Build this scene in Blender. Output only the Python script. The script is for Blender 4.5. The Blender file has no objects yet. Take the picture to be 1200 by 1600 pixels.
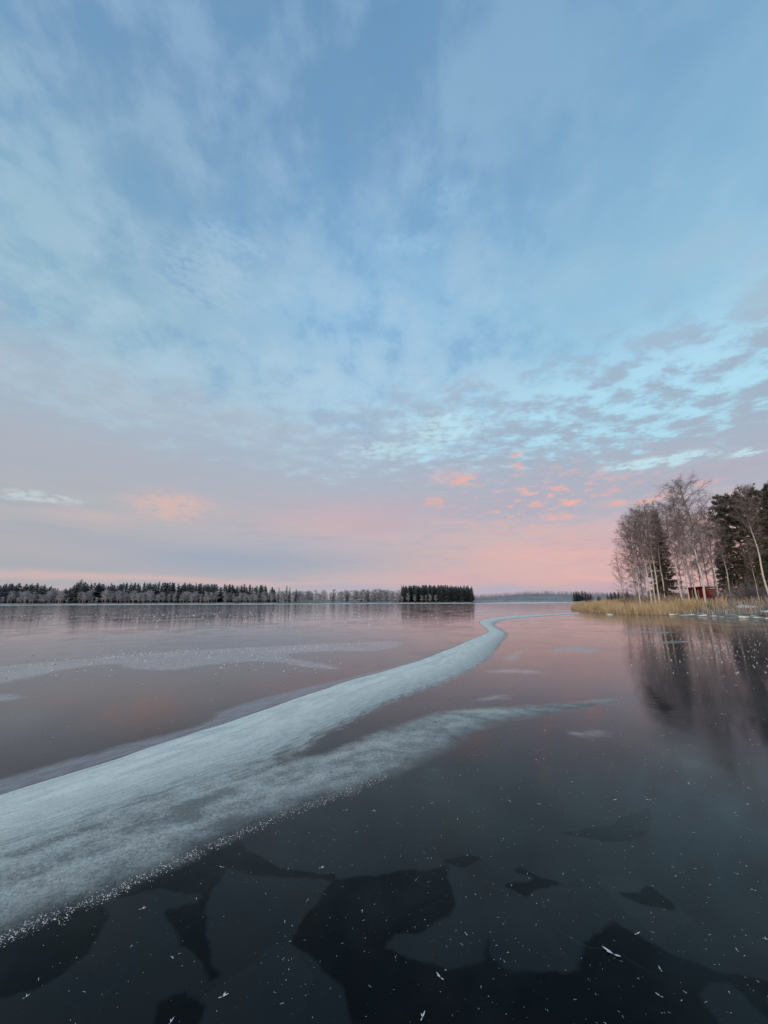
import bpy, math, random
import numpy as np
from mathutils import Matrix, Vector

random.seed(7)
rng = np.random.default_rng(7)
scene = bpy.context.scene
COL = scene.collection
R = math.radians

# ------------------------------------------------------------------ camera
F_PX, CAM_H = 601.0, 1.6                      # focal length in photo pixels (1200 x 1600), eye height
PITCH, ROLL = math.atan(140 / 601.0), R(-0.2)
cam_rot = Matrix.Rotation(R(90) + PITCH, 3, 'X') @ Matrix.Rotation(ROLL, 3, 'Z')
cam_data = bpy.data.cameras.new('camera')
cam_data.sensor_fit = 'VERTICAL'
cam_data.sensor_height = 36.0
cam_data.sensor_width = 27.0
cam_data.lens = F_PX / 1600.0 * 36.0
cam_data.clip_start, cam_data.clip_end = 0.05, 9000
cam = bpy.data.objects.new('camera', cam_data)
COL.objects.link(cam)
cam.matrix_world = Matrix.Translation((0, 0, CAM_H)) @ cam_rot.to_4x4()
scene.camera = cam

def ray(px, py):
    return cam_rot @ Vector(((px - 600) / F_PX, (800 - py) / F_PX, -1.0))
def ground(px, py, z=0.0):
    d = ray(px, py); t = (z - CAM_H) / d.z
    return (d.x * t, d.y * t)
def azel(px, py):
    d = ray(px, py).normalized()
    return math.degrees(math.atan2(d.x, d.y)), math.degrees(math.asin(d.z))
def col_x(px, Y):                              # world X of a photo column at eye level, Y metres ahead
    d = ray(px, 940); return d.x / d.y * Y
def top_z(py, Y, px=600):                      # height seen at photo row py, Y metres ahead
    # row py on the plane y = Y (columns matter little)
    d = ray(px, py); return CAM_H + d.z / d.y * Y

# ------------------------------------------------------------------ colours and node helpers
def lin(r, g, b):
    f = lambda c: (c / 255 / 12.92) if c / 255 <= 0.04045 else ((c / 255 + 0.055) / 1.055) ** 2.4
    return (f(r), f(g), f(b), 1.0)

class NT:
    def __init__(s, tree):
        s.t = tree; s.L = tree.links
    def n(s, kind, **kw):
        nd = s.t.nodes.new(kind)
        for k, v in kw.items(): setattr(nd, k, v)
        return nd
    def put(s, sock, v):
        if isinstance(v, bpy.types.NodeSocket): s.L.new(v, sock)
        else: sock.default_value = v
    def m(s, op, *a, clamp=False):
        nd = s.n('ShaderNodeMath', operation=op, use_clamp=clamp)
        for i, v in enumerate(a): s.put(nd.inputs[i], v)
        return nd.outputs[0]
    def mr(s, v, a, b, c=0.0, d=1.0, smooth=True):
        nd = s.n('ShaderNodeMapRange', interpolation_type='SMOOTHSTEP' if smooth else 'LINEAR', clamp=True)
        for i, x in enumerate((v, a, b, c, d)): s.put(nd.inputs[i], x)
        return nd.outputs[0]
    def mix(s, f, a, b, blend='MIX'):
        nd = s.n('ShaderNodeMix', data_type='RGBA', blend_type=blend, clamp_factor=True)
        s.put(nd.inputs[0], f); s.put(nd.inputs[6], a); s.put(nd.inputs[7], b)
        return nd.outputs[2]
    def noise(s, vec, scale, detail=4, rough=0.55, dist=0.0, out=0, dims='3D'):
        nd = s.n('ShaderNodeTexNoise', noise_dimensions=dims)
        s.put(nd.inputs['Vector'], vec)
        nd.inputs['Scale'].default_value = scale; nd.inputs['Detail'].default_value = detail
        nd.inputs['Roughness'].default_value = rough; nd.inputs['Distortion'].default_value = dist
        return nd.outputs[out]
    def ramp(s, v, stops, interp='LINEAR'):
        nd = s.n('ShaderNodeValToRGB'); cr = nd.color_ramp; cr.interpolation = interp
        while len(cr.elements) < len(stops): cr.elements.new(0.5)
        for e, (p, c) in zip(cr.elements, stops): e.position = p; e.color = c
        s.put(nd.inputs[0], v)
        return nd.outputs[0]
    def xyz(s, x, y, z=0.0):
        nd = s.n('ShaderNodeCombineXYZ')
        for i, v in enumerate((x, y, z)): s.put(nd.inputs[i], v)
        return nd.outputs[0]
    def sep(s, v):
        nd = s.n('ShaderNodeSeparateXYZ'); s.put(nd.inputs[0], v); return nd.outputs
    def attr(s, name):
        return s.n('ShaderNodeAttribute', attribute_name=name).outputs['Fac']

# ------------------------------------------------------------------ world: twilight sky with thin cloud decks
SUN_EL, SUN_AZ = R(12), R(205)                  # just risen, behind the camera (clockwise from +Y)
world = bpy.data.worlds.new('World'); scene.world = world; world.use_nodes = True
W = NT(world.node_tree); W.t.nodes.clear()
out = W.n('ShaderNodeOutputWorld'); bg = W.n('ShaderNodeBackground')
W.L.new(bg.outputs[0], out.inputs[0])
dirv = W.n('ShaderNodeTexCoord').outputs['Generated']
dx, dy, dz = W.sep(dirv)
el = W.m('MULTIPLY', W.m('ARCSINE', dz), 180 / math.pi)
az = W.m('MULTIPLY', W.m('ARCTAN2', dx, dy), 180 / math.pi)
hyp = W.m('SQRT', W.m('ADD', W.m('MULTIPLY', dx, dx), W.m('ADD', W.m('MULTIPLY', dy, dy), 1e-5)))
side = W.m('DIVIDE', dx, hyp)                  # -1 left .. 1 right, continuous all round
k = W.m('DIVIDE', 1.0, W.m('ADD', W.m('MAXIMUM', dz, 0.0), 0.07))
cx, cy = W.m('MULTIPLY', dx, k), W.m('MULTIPLY', dy, k)
deck = W.xyz(cx, cy, 0.0)
warp = W.noise(W.xyz(W.m('MULTIPLY', az, 0.055), W.m('MULTIPLY', el, 0.16), 3.1), 1.0, 4, 0.6)
warp2 = W.noise(W.xyz(W.m('MULTIPLY', az, 0.055), W.m('MULTIPLY', el, 0.16), 9.7), 1.0, 5, 0.6)
elw = W.m('ADD', el, W.m('MULTIPLY', W.m('SUBTRACT', warp, 0.5), 5.0))
e01 = W.m('DIVIDE', W.m('MAXIMUM', elw, 0.0), 90.0)
def sky_ramp(st): return W.ramp(e01, [(e / 90, lin(*c)) for e, c in st])
left = sky_ramp([(0, (196, 181, 184)), (2, (172, 172, 181)), (5.5, (176, 174, 181)), (9, (186, 182, 184)), (12.5, (180, 184, 188)),
                 (17, (177, 184, 195)), (22, (172, 192, 208)), (29, (164, 197, 216)), (36, (151, 190, 212)), (45, (136, 176, 205)),
                 (55, (121, 161, 197)), (90, (106, 149, 190))])
mid = sky_ramp([(0, (178, 176, 190)), (2.5, (200, 179, 184)), (7, (202, 180, 182)), (12, (190, 182, 190)), (17, (182, 188, 201)),
                (22, (177, 198, 217)), (31, (170, 206, 231)), (40, (158, 201, 232)), (47, (142, 186, 221)), (58, (119, 162, 201)),
                (68, (111, 154, 194)), (90, (102, 146, 188))])
right = sky_ramp([(0, (190, 166, 184)), (2.5, (218, 170, 174)), (6, (221, 177, 176)), (9.5, (202, 181, 187)), (13, (179, 181, 196)),
                  (16.5, (172, 194, 211)), (21, (172, 216, 235)), (27, (170, 214, 238)), (34, (158, 204, 231)), (44, (143, 189, 220)),
                  (54, (130, 174, 209)), (90, (104, 148, 190))])
base = W.mix(W.mr(side, -0.72, -0.05), left, W.mix(W.mr(side, 0.0, 0.6), mid, right))
nish = W.n('ShaderNodeTexSky', sky_type='NISHITA', sun_disc=False, sun_elevation=SUN_EL, sun_rotation=SUN_AZ)
nish_c = W.mix(1.0, nish.outputs[0], (0.10, 0.10, 0.10, 1), 'MULTIPLY')
base = W.mix(0.12, base, nish_c)
# high veil, combed along the view
k2 = W.m('DIVIDE', 1.0, W.m('ADD', W.m('MAXIMUM', dz, 0.0), 0.32))
streak_v = W.xyz(W.m('MULTIPLY', dx, k2), W.m('MULTIPLY', W.m('MULTIPLY', dy, k2), 0.8), 5.0)
n1 = W.noise(streak_v, 8.0, 6, 0.58, 0.1)
hi = W.mr(el, 17, 36)
n1b = W.noise(streak_v, 2.6, 3, 0.5, 0.3)
veil = W.m('MULTIPLY', W.mr(W.m('ADD', n1, W.m('MULTIPLY', W.m('SUBTRACT', n1b, 0.5), 0.5)), 0.43, 0.66), hi)
veil = W.m('MULTIPLY', veil, W.mr(side, 0.1, 0.7, 0.44, 0.2))
base = W.mix(veil, base, W.mix(W.mr(el, 28, 60), lin(186, 210, 226), lin(158, 192, 219)))
gap = W.m('MULTIPLY', W.mr(n1, 0.50, 0.32), W.m('MULTIPLY', hi, W.mr(side, 0.1, 0.7, 0.42, 0.12)))
base = W.mix(gap, base, lin(104, 152, 198))
# rippled grey deck low in the sky
rip_v = W.xyz(W.m('MULTIPLY', cx, 1.0), W.m('MULTIPLY', cy, 1.25), 1.0)
n2 = W.noise(rip_v, 6.8, 6, 0.62, 0.15)
n2b = W.noise(deck, 0.9, 3, 0.5)
n2s = W.m('ADD', n2, W.m('MULTIPLY', W.m('SUBTRACT', n2b, 0.5), 0.55))
thr = W.mr(el, 14, 33, 0.35, 0.60, False)
grey = W.mr(W.m('ADD', W.m('SUBTRACT', n2s, thr), W.mr(side, 0.0, 0.6, 0.0, 0.05)), -0.05, 0.13)
grey = W.m('MULTIPLY', grey, W.m('MULTIPLY', W.mr(el, 38, 26), W.mr(el, 7, 15)))
base = W.mix(W.m('MULTIPLY', grey, W.mr(side, -0.3, 0.5, 0.42, 0.88)), base,
             W.mix(W.mr(el, 12, 24), lin(175, 178, 192), lin(160, 177, 196)))
lite = W.m('MULTIPLY', W.mr(W.m('SUBTRACT', n2s, thr), 0.0, -0.16), W.m('MULTIPLY', W.mr(el, 34, 24), W.mr(el, 15, 19)))
base = W.mix(W.m('MULTIPLY', lite, W.mr(side, -0.4, 0.2, 0.2, 0.75)), base, lin(180, 224, 243))
# soft mottling of the lowest band
n3 = W.noise(W.xyz(W.m('MULTIPLY', az, 0.085), W.m('MULTIPLY', el, 0.5), 0.0), 1.0, 6, 0.62, 0.4)
low = W.m('MULTIPLY', W.mr(el, 17, 10), W.mr(el, 0.0, 2.0))
base = W.mix(W.m('MULTIPLY', low, W.mr(n3, 0.50, 0.70, 0, 0.65)), base, W.mix(W.mr(side, -0.5, 0.5), lin(192, 183, 183), lin(230, 183, 176)))
base = W.mix(W.m('MULTIPLY', low, W.mr(n3, 0.50, 0.32, 0, 0.75)), base, W.mix(W.mr(side, -0.4, 0.6), lin(168, 173, 184), lin(186, 173, 186)))
# individual clouds: (photo x, y, half width, half height, colour, strength, roughness of outline, tilt)
azq = W.m('ADD', az, W.m('MULTIPLY', W.m('SUBTRACT', warp2, 0.5), 7.0))
elq = W.m('ADD', el, W.m('MULTIPLY', W.m('SUBTRACT', warp, 0.5), 3.0))
fine1 = W.mr(W.noise(W.xyz(W.m('MULTIPLY', az, 0.55), W.m('MULTIPLY', el, 1.5), 0.0), 1.0, 5, 0.66), 0.30, 0.70)
sky_q = W.xyz(azq, elq, 0.0); fr_cache = {}
def vm(op, *a):
    nd = W.n('ShaderNodeVectorMath', operation=op)
    for i_, v_ in enumerate(a): W.put(nd.inputs[i_], v_)
    return nd.outputs['Value' if op == 'DOT_PRODUCT' else 'Vector']
def cloud(px, py, w, h, c, s, rough=0.0, tilt=0.0):
    global base
    a0, e0 = azel(px, py); a1, _ = azel(px + w, py); _, e1 = azel(px, py - h); wa, he = abs(a1 - a0), abs(e1 - e0)
    q_ = vm('MULTIPLY_ADD', sky_q, (1 / wa, 1 / he, 0), (-a0 / wa, -e0 / he, 0))
    if tilt:
        x_, y_, _ = W.sep(q_); q_ = W.xyz(x_, W.m('SUBTRACT', y_, W.m('MULTIPLY', x_, tilt * wa / he)), 0.0)
    g = W.m('POWER', 0.36788, vm('DOT_PRODUCT', q_, q_))
    if rough > 0:
        if rough not in fr_cache: fr_cache[rough] = W.m('ADD', 1.0 - rough, W.m('MULTIPLY', fine1, 2 * rough))
        g = W.mr(W.m('MULTIPLY', g, fr_cache[rough]), 0.02, 1.15, 0.0, s)
    else: g = W.m('MULTIPLY', g, s)
    base = W.mix(g, base, lin(*c))
PK, OR, GB, CY = (222, 172, 174), (236, 178, 166), (164, 172, 187), (196, 232, 240)
CLOUDS = [
    (850, 868, 300, 34, (228, 180, 175), 0.5, 0.5), (560, 815, 130, 26, (208, 176, 180), 0.6, 0), (700, 905, 120, 16, (222, 174, 178), 0.6, 0),
    (330, 872, 290, 26, (160, 170, 186), 1.0, 0), (60, 862, 170, 22, (190, 180, 181), 0.5, 0), (420, 850, 150, 14, (172, 178, 193), 0.5, 0),
    (270, 792, 66, 24, (218, 184, 178), 0.75, 0.6), (130, 800, 90, 12, (204, 182, 182), 0.5, 0.3),
    (230, 908, 330, 5, (212, 180, 178), 0.7, 0), (760, 925, 130, 7, (182, 176, 194), 0.8, 0), (560, 920, 140, 8, (178, 176, 192), 0.7, 0),
    (130, 905, 300, 6, (206, 182, 181), 0.4, 0), (750, 790, 300, 26, (182, 174, 190), 0.5, 0.2),
    (1110, 740, 190, 16, (174, 174, 190), 0.65, 0.3), (880, 742, 150, 16, (176, 176, 192), 0.45, 0.3),
    (250, 640, 320, 55, (176, 186, 200), 0.45, 0.3), (120, 700, 260, 45, (176, 180, 191), 0.5, 0.3),
    (50, 772, 62, 7, (204, 218, 220), 0.6, 0.95), (1050, 716, 90, 9, CY, 0.75, 1.0), (1185, 704, 40, 9, CY, 0.75, 1.0), (990, 722, 50, 6, CY, 0.6, 0.95),
    (690, 670, 60, 26, CY, 0.55, 0.95), (620, 705, 70, 12, CY, 0.5, 0.95),
    (1080, 400, 130, 40, (164, 192, 214), 0.5, 0.2), (900, 430, 90, 40, (168, 198, 220), 0.4, 0.2), (1190, 470, 60, 60, (172, 200, 214), 0.4, 0.2),
    (60, 300, 90, 140, (150, 188, 208), 0.4, 0.2), (330, 440, 90, 60, (176, 202, 220), 0.45, 0.5), (370, 370, 60, 30, (168, 202, 226), 0.45, 0.5),
    (700, 310, 40, 34, (160, 198, 226), 0.4, 0.4), (640, 380, 60, 22, (164, 204, 232), 0.4, 0.5),
]
for a in CLOUDS: cloud(*a)
GLOW = [(727, 753, 22, 8), (712, 748, 42, 14, .5), (875, 758, 16, 6), (862, 770, 9, 4), (898, 783, 18, 4, 1, .15), (838, 785, 14, 5), (880, 781, 10, 4),
        (872, 808, 26, 6, .7), (683, 785, 22, 6, .7), (1010, 782, 34, 5, 1, .16), (970, 788, 12, 5, .9), (814, 712, 10, 5, .7), (812, 728, 12, 6, .7),
        (950, 768, 20, 4, .55), (960, 742, 34, 4, .5), (1100, 755, 30, 5, .6), (1165, 777, 12, 7, .8), (1145, 774, 9, 4, .7),
        (780, 822, 40, 6, .4), (830, 832, 190, 7, .35), (860, 860, 90, 4, .4), (905, 868, 120, 4, .4)]
for g in GLOW:
    x, y, w, h = g[:4]; s = g[4] if len(g) > 4 else 0.85; t = g[5] if len(g) > 5 else 0.0
    d = ray(x, y); cloud(x, y, w, h, OR if s > .5 else (228, 182, 178), s * .85, 0.95 if s > .5 else 0.6, t)
# a drift of small feathered flecks around them
a0, e0 = azel(850, 778); a1, _ = azel(1010, 778); _, e1 = azel(850, 735)
q_ = vm('MULTIPLY_ADD', W.xyz(az, el, 0.0), (1 / (a1 - a0), 1 / (e1 - e0), 0), (-a0 / (a1 - a0), -e0 / (e1 - e0), 0))
fleck_n = W.noise(W.xyz(W.m('MULTIPLY', az, 0.5), W.m('MULTIPLY', el, 1.45), 7.7), 1.0, 5, 0.62)
fleck = W.m('MULTIPLY', W.m('POWER', 0.36788, vm('DOT_PRODUCT', q_, q_)), W.mr(fleck_n, 0.50, 0.66))
base = W.mix(W.m('MULTIPLY', fleck, 0.8), base, lin(236, 182, 174))
# below the horizon the sky simply goes on, darker, as air above land would
base = W.mix(W.mr(dz, -0.005, -0.06), base, lin(96, 98, 108))
W.L.new(base, bg.inputs[0]); bg.inputs[1].default_value = 1.0
world.cycles.sampling_method = 'MANUAL'; world.cycles.sample_map_resolution = 512

sun_d = bpy.data.lights.new('sun', 'SUN'); sun_d.energy = 1.3; sun_d.angle = R(25); sun_d.color = (1.0, 0.76, 0.62)
sun = bpy.data.objects.new('sun', sun_d); COL.objects.link(sun)
sv = Vector((math.sin(SUN_AZ) * math.cos(SUN_EL), math.cos(SUN_AZ) * math.cos(SUN_EL), math.sin(SUN_EL)))
sun.rotation_euler = sv.to_track_quat('Z', 'Y').to_euler()
vs = scene.view_settings; vs.view_transform = 'Standard'; vs.look = 'None'; vs.exposure = 0.0; vs.gamma = 1.0; vs.use_curve_mapping = False
scene.cycles.use_denoising = True
scene.cycles.max_bounces = 5; scene.cycles.diffuse_bounces = 2; scene.cycles.glossy_bounces = 3

# ------------------------------------------------------------------ mesh and tagging helpers
def mesh_np(name, V, F, smooth=False):
    V = np.asarray(V, np.float32); F = np.asarray(F, np.int32); n, kk = F.shape
    me = bpy.data.meshes.new(name)
    me.vertices.add(len(V)); me.vertices.foreach_set('co', V.ravel())
    me.loops.add(n * kk); me.loops.foreach_set('vertex_index', F.ravel())
    me.polygons.add(n); me.polygons.foreach_set('loop_start', np.arange(0, n * kk, kk, dtype=np.int32))
    me.polygons.foreach_set('loop_total', np.full(n, kk, np.int32))
    me.polygons.foreach_set('use_smooth', np.full(n, smooth))
    me.update(calc_edges=True)
    return me
def obj(name, me, mat=None, parent=None, loc=(0, 0, 0), rz=0.0, sc=1.0):
    o = bpy.data.objects.new(name, me); COL.objects.link(o)
    if mat is not None and me is not None and not me.materials: me.materials.append(mat)
    o.parent = parent; o.location = loc; o.rotation_euler = (0, 0, rz)
    o.scale = (sc, sc, sc) if not hasattr(sc, '__len__') else sc
    return o
def tag(o, label=None, cat=None, group=None, kind=None):
    for kx, v in (('label', label), ('category', cat), ('group', group), ('kind', kind)):
        if v: o[kx] = v
    return o
def material(name):
    mt = bpy.data.materials.new(name); mt.use_nodes = True
    g = NT(mt.node_tree); p = mt.node_tree.nodes['Principled BSDF']
    return mt, g, p
def simple(name, c1, c2, scale=3.0, rough=0.8, spec=0.2, detail=4, stretch=(1, 1, 1), lo=.35, hi=.65):
    mt, g, p = material(name)
    tc = g.n('ShaderNodeTexCoord').outputs['Object']
    if stretch != (1, 1, 1):
        mp = g.n('ShaderNodeMapping'); g.L.new(tc, mp.inputs[0]); mp.inputs['Scale'].default_value = stretch; tc = mp.outputs[0]
    g.L.new(g.mix(g.mr(g.noise(tc, scale, detail), lo, hi), c1, c2), p.inputs['Base Color'])
    p.inputs['Roughness'].default_value = rough; p.inputs['Specular IOR Level'].default_value = spec
    return mt
def poly_sdf(P, poly, closed=True):
    """signed distance, positive inside"""
    poly = np.asarray(poly, float); A = poly; B = np.roll(poly, -1, 0)
    if not closed: A, B = poly[:-1], poly[1:]
    best = np.full(len(P), 1e9); ins = np.zeros(len(P), bool)
    for a, b in zip(A, B):
        e = b - a; w = P - a
        t = np.clip((w @ e) / max(e @ e, 1e-12), 0, 1)
        d = w - t[:, None] * e
        best = np.minimum(best, (d * d).sum(1))
        if closed:
            c = ((a[1] <= P[:, 1]) & (b[1] > P[:, 1])) | ((b[1] <= P[:, 1]) & (a[1] > P[:, 1]))
            cr = e[0] * w[:, 1] - e[1] * w[:, 0]
            ins ^= c & ((cr > 0) == (b[1] > a[1]))
    best = np.sqrt(best)
    return np.where(ins, best, -best) if closed else best
def line_param(P, line):
    line = np.asarray(line, float); best = np.full(len(P), 1e9); s = np.zeros(len(P)); acc = 0.0
    for a, b in zip(line[:-1], line[1:]):
        e = b - a; L = np.hypot(*e); w = P - a; t = np.clip((w @ e) / (L * L + 1e-12), 0, 1)
        d = np.hypot(*(w - t[:, None] * e).T); m = d < best
        best[m] = d[m]; s[m] = acc + t[m] * L; acc += L
    return best, s
def smooth_line(pts, it=2):
    p = np.asarray(pts, float)
    for _ in range(it):
        q = 0.75 * p[:-1] + 0.25 * p[1:]; r = 0.25 * p[:-1] + 0.75 * p[1:]
        p = np.vstack([p[:1], np.stack([q, r], 1).reshape(-1, 2), p[-1:]])
    return p
def G(pts, it=0):
    g = [ground(*p) for p in pts]
    return smooth_line(g, it) if it else np.array(g)
def sstep(a, b, x):
    t = np.clip((x - a) / (b - a), 0, 1); return t * t * (3 - 2 * t)
def vnoise(x, y, seed=0):
    """cheap smooth value noise"""
    r = np.random.default_rng(seed).random((64, 64))
    xi, yi = np.floor(x).astype(int), np.floor(y).astype(int); fx, fy = x - xi, y - yi
    fx, fy = fx * fx * (3 - 2 * fx), fy * fy * (3 - 2 * fy)
    g = lambda i, j: r[(xi + i) % 64, (yi + j) % 64]
    return (g(0, 0) * (1 - fx) + g(1, 0) * fx) * (1 - fy) + (g(0, 1) * (1 - fx) + g(1, 1) * fx) * fy

# ------------------------------------------------------------------ frozen lake
LEFT_EDGE = G([(-260, 1330), (-120, 1288), (0, 1248), (100, 1215), (200, 1183), (300, 1150), (400, 1115), (500, 1080), (600, 1050), (650, 1036), (700, 1016),
               (738, 999), (760, 990), (765, 985), (752, 977), (748, 971), (765, 966.5), (810, 962.5), (860, 960), (905, 957.5)], 2)
RIGHT_EDGE = G([(-420, 1500), (-200, 1380), (0, 1345), (150, 1290), (300, 1235), (380, 1205), (440, 1185), (500, 1156), (560, 1128), (600, 1106), (650, 1086), (700, 1068), (740, 1050), (766, 1034),
                (780, 1018), (785, 1006), (799, 992), (790, 985), (775, 978), (776, 972), (800, 967), (850, 963.5), (905, 959.5)], 2)
RIDGE = np.vstack([LEFT_EDGE, RIGHT_EDGE[::-1]])
LOWER = G([(975, 1096), (880, 1114), (800, 1125), (740, 1146), (690, 1178), (620, 1210), (550, 1236), (470, 1264), (400, 1290), (330, 1322), (240, 1362), (150, 1405), (80, 1435), (0, 1468), (-200, 1560), (-420, 1640)], 1)
APRON = np.vstack([G([(-420, 1420), (0, 1285), (300, 1172), (400, 1140), (440, 1150), (430, 1186), (452, 1190), (500, 1180), (545, 1164), (600, 1140), (650, 1122), (700, 1111), (780, 1104), (870, 1100), (955, 1092)], 1),
                   G([(975, 1096), (880, 1114), (800, 1125), (740, 1146), (690, 1178), (620, 1210), (550, 1236), (470, 1264), (400, 1290), (330, 1322), (240, 1362), (150, 1405), (80, 1435), (0, 1468), (-200, 1560), (-420, 1640)], 1)])
TONGUE = G([(430, 1184), (452, 1158), (482, 1150), (503, 1150), (490, 1166), (455, 1186)], 1)
STRIP = np.vstack([LEFT_EDGE[8:52], G([(620, 1040), (500, 1068), (400, 1092), (335, 1112), (325, 1130), (200, 1160), (100, 1188), (0, 1215), (-150, 1262)], 1)])
DARK = [G(p, 0) for p in (
    [(-60, 1500), (0, 1470), (60, 1440), (120, 1416), (156, 1414), (167, 1436), (142, 1480), (110, 1515), (60, 1542), (0, 1562), (-80, 1590), (-60, 1500)],
    [(185, 1398), (240, 1358), (320, 1322), (366, 1308), (384, 1326), (356, 1352), (332, 1388), (326, 1402), (320, 1440), (334, 1500), (346, 1528), (326, 1534), (302, 1492), (286, 1472), (264, 1426), (310, 1412), (322, 1392), (250, 1386), (190, 1400), (185, 1398)],
    [(340, 1352), (384, 1330), (440, 1356), (520, 1368), (520, 1376), (440, 1370), (380, 1362), (340, 1352)],
    [(470, 1432), (520, 1378), (560, 1370), (640, 1362), (700, 1352), (706, 1386), (717, 1410), (700, 1432), (660, 1456), (618, 1466), (606, 1480), (640, 1498), (700, 1507), (752, 1497), (764, 1462), (770, 1492), (800, 1512), (880, 1520), (906, 1512), (912, 1472), (960, 1440),
     (1000, 1462), (1060, 1492), (1130, 1516), (1210, 1532), (1290, 1580), (1210, 1600), (1140, 1540), (1100, 1556), (1150, 1640), (1150, 1700), (540, 1700), (556, 1600), (540, 1545), (500, 1505), (452, 1468), (470, 1432)],
    [(786, 1382), (826, 1372), (800, 1360), (812, 1352), (850, 1368), (905, 1384), (840, 1390), (822, 1402), (786, 1382)],
    [(694, 1346), (730, 1338), (764, 1339), (724, 1354), (694, 1346)],
    [(975, 1398), (1003, 1398), (1012, 1384), (1026, 1396), (1046, 1416), (1016, 1412), (975, 1398)],
    [(880, 1302), (950, 1292), (990, 1276), (1012, 1262), (1018, 1284), (1000, 1310), (950, 1316), (880, 1302)],
    [(225, 1640), (238, 1566), (290, 1548), (322, 1572), (318, 1640), (225, 1640)])]
STREAKS = [G(p, 1) for p in (
    [(-80, 1050), (0, 1040), (150, 1028), (250, 1018), (380, 1012), (500, 1006), (640, 1000), (610, 1018), (500, 1017), (430, 1024), (545, 1044), (505, 1047), (420, 1032), (330, 1038), (270, 1049), (200, 1045), (190, 1036), (110, 1044), (60, 1056), (0, 1068), (-80, 1080), (-80, 1050)],
    [(-40, 1088), (10, 1084), (36, 1088), (20, 1094), (-40, 1096), (-40, 1088)],
    [(736, 1094), (760, 1088), (800, 1086), (784, 1094), (752, 1098), (736, 1094)],
    [(760, 1050), (790, 1044), (856, 1049), (848, 1053), (800, 1052), (760, 1050)],
    [(850, 1018), (890, 1008), (905, 1008), (942, 1014), (930, 1020), (880, 1019), (850, 1018)],
    [(786, 1030), (800, 1020), (830, 1012), (812, 1024), (800, 1034), (786, 1030)],
    [(1010, 1004), (1060, 1000), (1090, 1003), (1050, 1006), (1010, 1004)],
    [(960, 987), (1030, 986), (1070, 988), (1030, 990), (960, 987)],
    [(900, 1146), (930, 1143), (945, 1147), (915, 1150), (900, 1146)])]
SCAR = [G(p, 1) for p in (
    [(998, 1062), (1012, 1068), (1024, 1078), (1034, 1088), (1050, 1100), (1066, 1106), (1060, 1114), (1046, 1124), (1028, 1118), (1016, 1104), (1010, 1088), (998, 1062)],
    [(1060, 1132), (1072, 1136), (1086, 1150), (1074, 1146), (1060, 1132)])]
FAR_SHORE = np.array([(col_x(p, Y), Y) for p, Y in ((-420, 230), (-120, 285), (0, 318), (180, 336), (330, 352), (480, 362), (600, 385), (690, 372), (742, 372), (780, 520), (860, 600), (960, 640), (1100, 600), (1500, 500))])

rr = [0.30]
while rr[-1] < 5200:
    x = rr[-1]; rr.append(x * (1.012 if x < 1.6 else 1.0062 if x < 13 else 1.012 if x < 75 else 1.05))
rr = np.array(rr)
aa = np.radians(np.concatenate([np.arange(-100, -60, 0.8), np.arange(-60, 60, 0.19), np.arange(60, 100.1, 0.8)]))
RR, AA = np.meshgrid(rr, aa, indexing='ij')
PX, PY = (RR * np.sin(AA)).ravel(), (RR * np.cos(AA)).ravel()
P = np.stack([PX, PY], 1); NV = len(P)
near = np.hypot(PX, PY) < 90
Pn = P[near]
def field(fn, bg_val):
    o = np.full(NV, bg_val, np.float32); o[near] = fn(Pn); return o
def boxed(polys, pad=1.5):
    """signed distance to the nearest of several outlines, worked out only round each of them"""
    o = np.full(NV, -pad, np.float32)
    for pl_ in polys:
        lo, hi = pl_.min(0) - pad, pl_.max(0) + pad
        m = near & (PX > lo[0]) & (PX < hi[0]) & (PY > lo[1]) & (PY < hi[1])
        o[m] = np.maximum(o[m], poly_sdf(P[m], pl_))
    return o
ridge = boxed([RIDGE])
apron = boxed([APRON, TONGUE])
strip = boxed([STRIP])
dark = boxed(DARK)
streak = boxed(STREAKS)
scar = boxed(SCAR)
nr_ = (ridge > -1.0) | (apron > -1.0); dl, al, dr = np.full(NV, 9.0), np.zeros(NV), np.full(NV, 9.0)
dl[nr_], al[nr_] = line_param(P[nr_], LEFT_EDGE); dr[nr_] = line_param(P[nr_], RIGHT_EDGE)[0]
dlow = np.full(NV, 9.0); dlow[nr_] = line_param(P[nr_], LOWER)[0]
shore_d = poly_sdf(P, FAR_SHORE, closed=False).astype(np.float32)
t_ac = dl / (dl + dr + 1e-6)
inside = ridge > 0
lift = (1 - np.exp(-dl / 0.035)) * (1 - sstep(0.12, 1.0, t_ac)) * np.clip((dl + dr) / 0.9, 0.25, 1.15)
wob = vnoise(al * 1.3, t_ac * 3, 3) * 0.5 + vnoise(al * 4.1 + 7, t_ac * 7, 4) * 0.3
H = np.where(inside, lift * (0.028 + 0.04 * wob), 0)
ao = (apron > 0) & ~inside
H = H + np.where(inside & (apron > -0.1) | ao, 0.006 * vnoise(PX * 6, PY * 6, 5) * sstep(0, .2, np.maximum(apron, ridge)), 0)
H = H - np.where(~inside & (dl < 0.05) & (np.hypot(PX, PY) < 40), 0.012 * (1 - dl / 0.05), 0)
big = np.where(near, 0.0, 0.0)
Vice = np.stack([PX, PY, H], 1)
nr, na = RR.shape
idx = np.arange(NV).reshape(nr, na)
Q = np.stack([idx[:-1, :-1].ravel(), idx[:-1, 1:].ravel(), idx[1:, 1:].ravel(), idx[1:, :-1].ravel()], 1)[:, ::-1]
fr, fa = ridge[Q].mean(1), apron[Q].mean(1)
sel_r = fr > -0.02
sel_a = (~sel_r) & (fa > -0.03)
ATTR = dict(lower=dlow, ridge=ridge, apron=apron, strip=strip, darkice=dark, streak=streak, scar=scar, edge=dl, along=al, across=t_ac, shore=shore_d)
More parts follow.
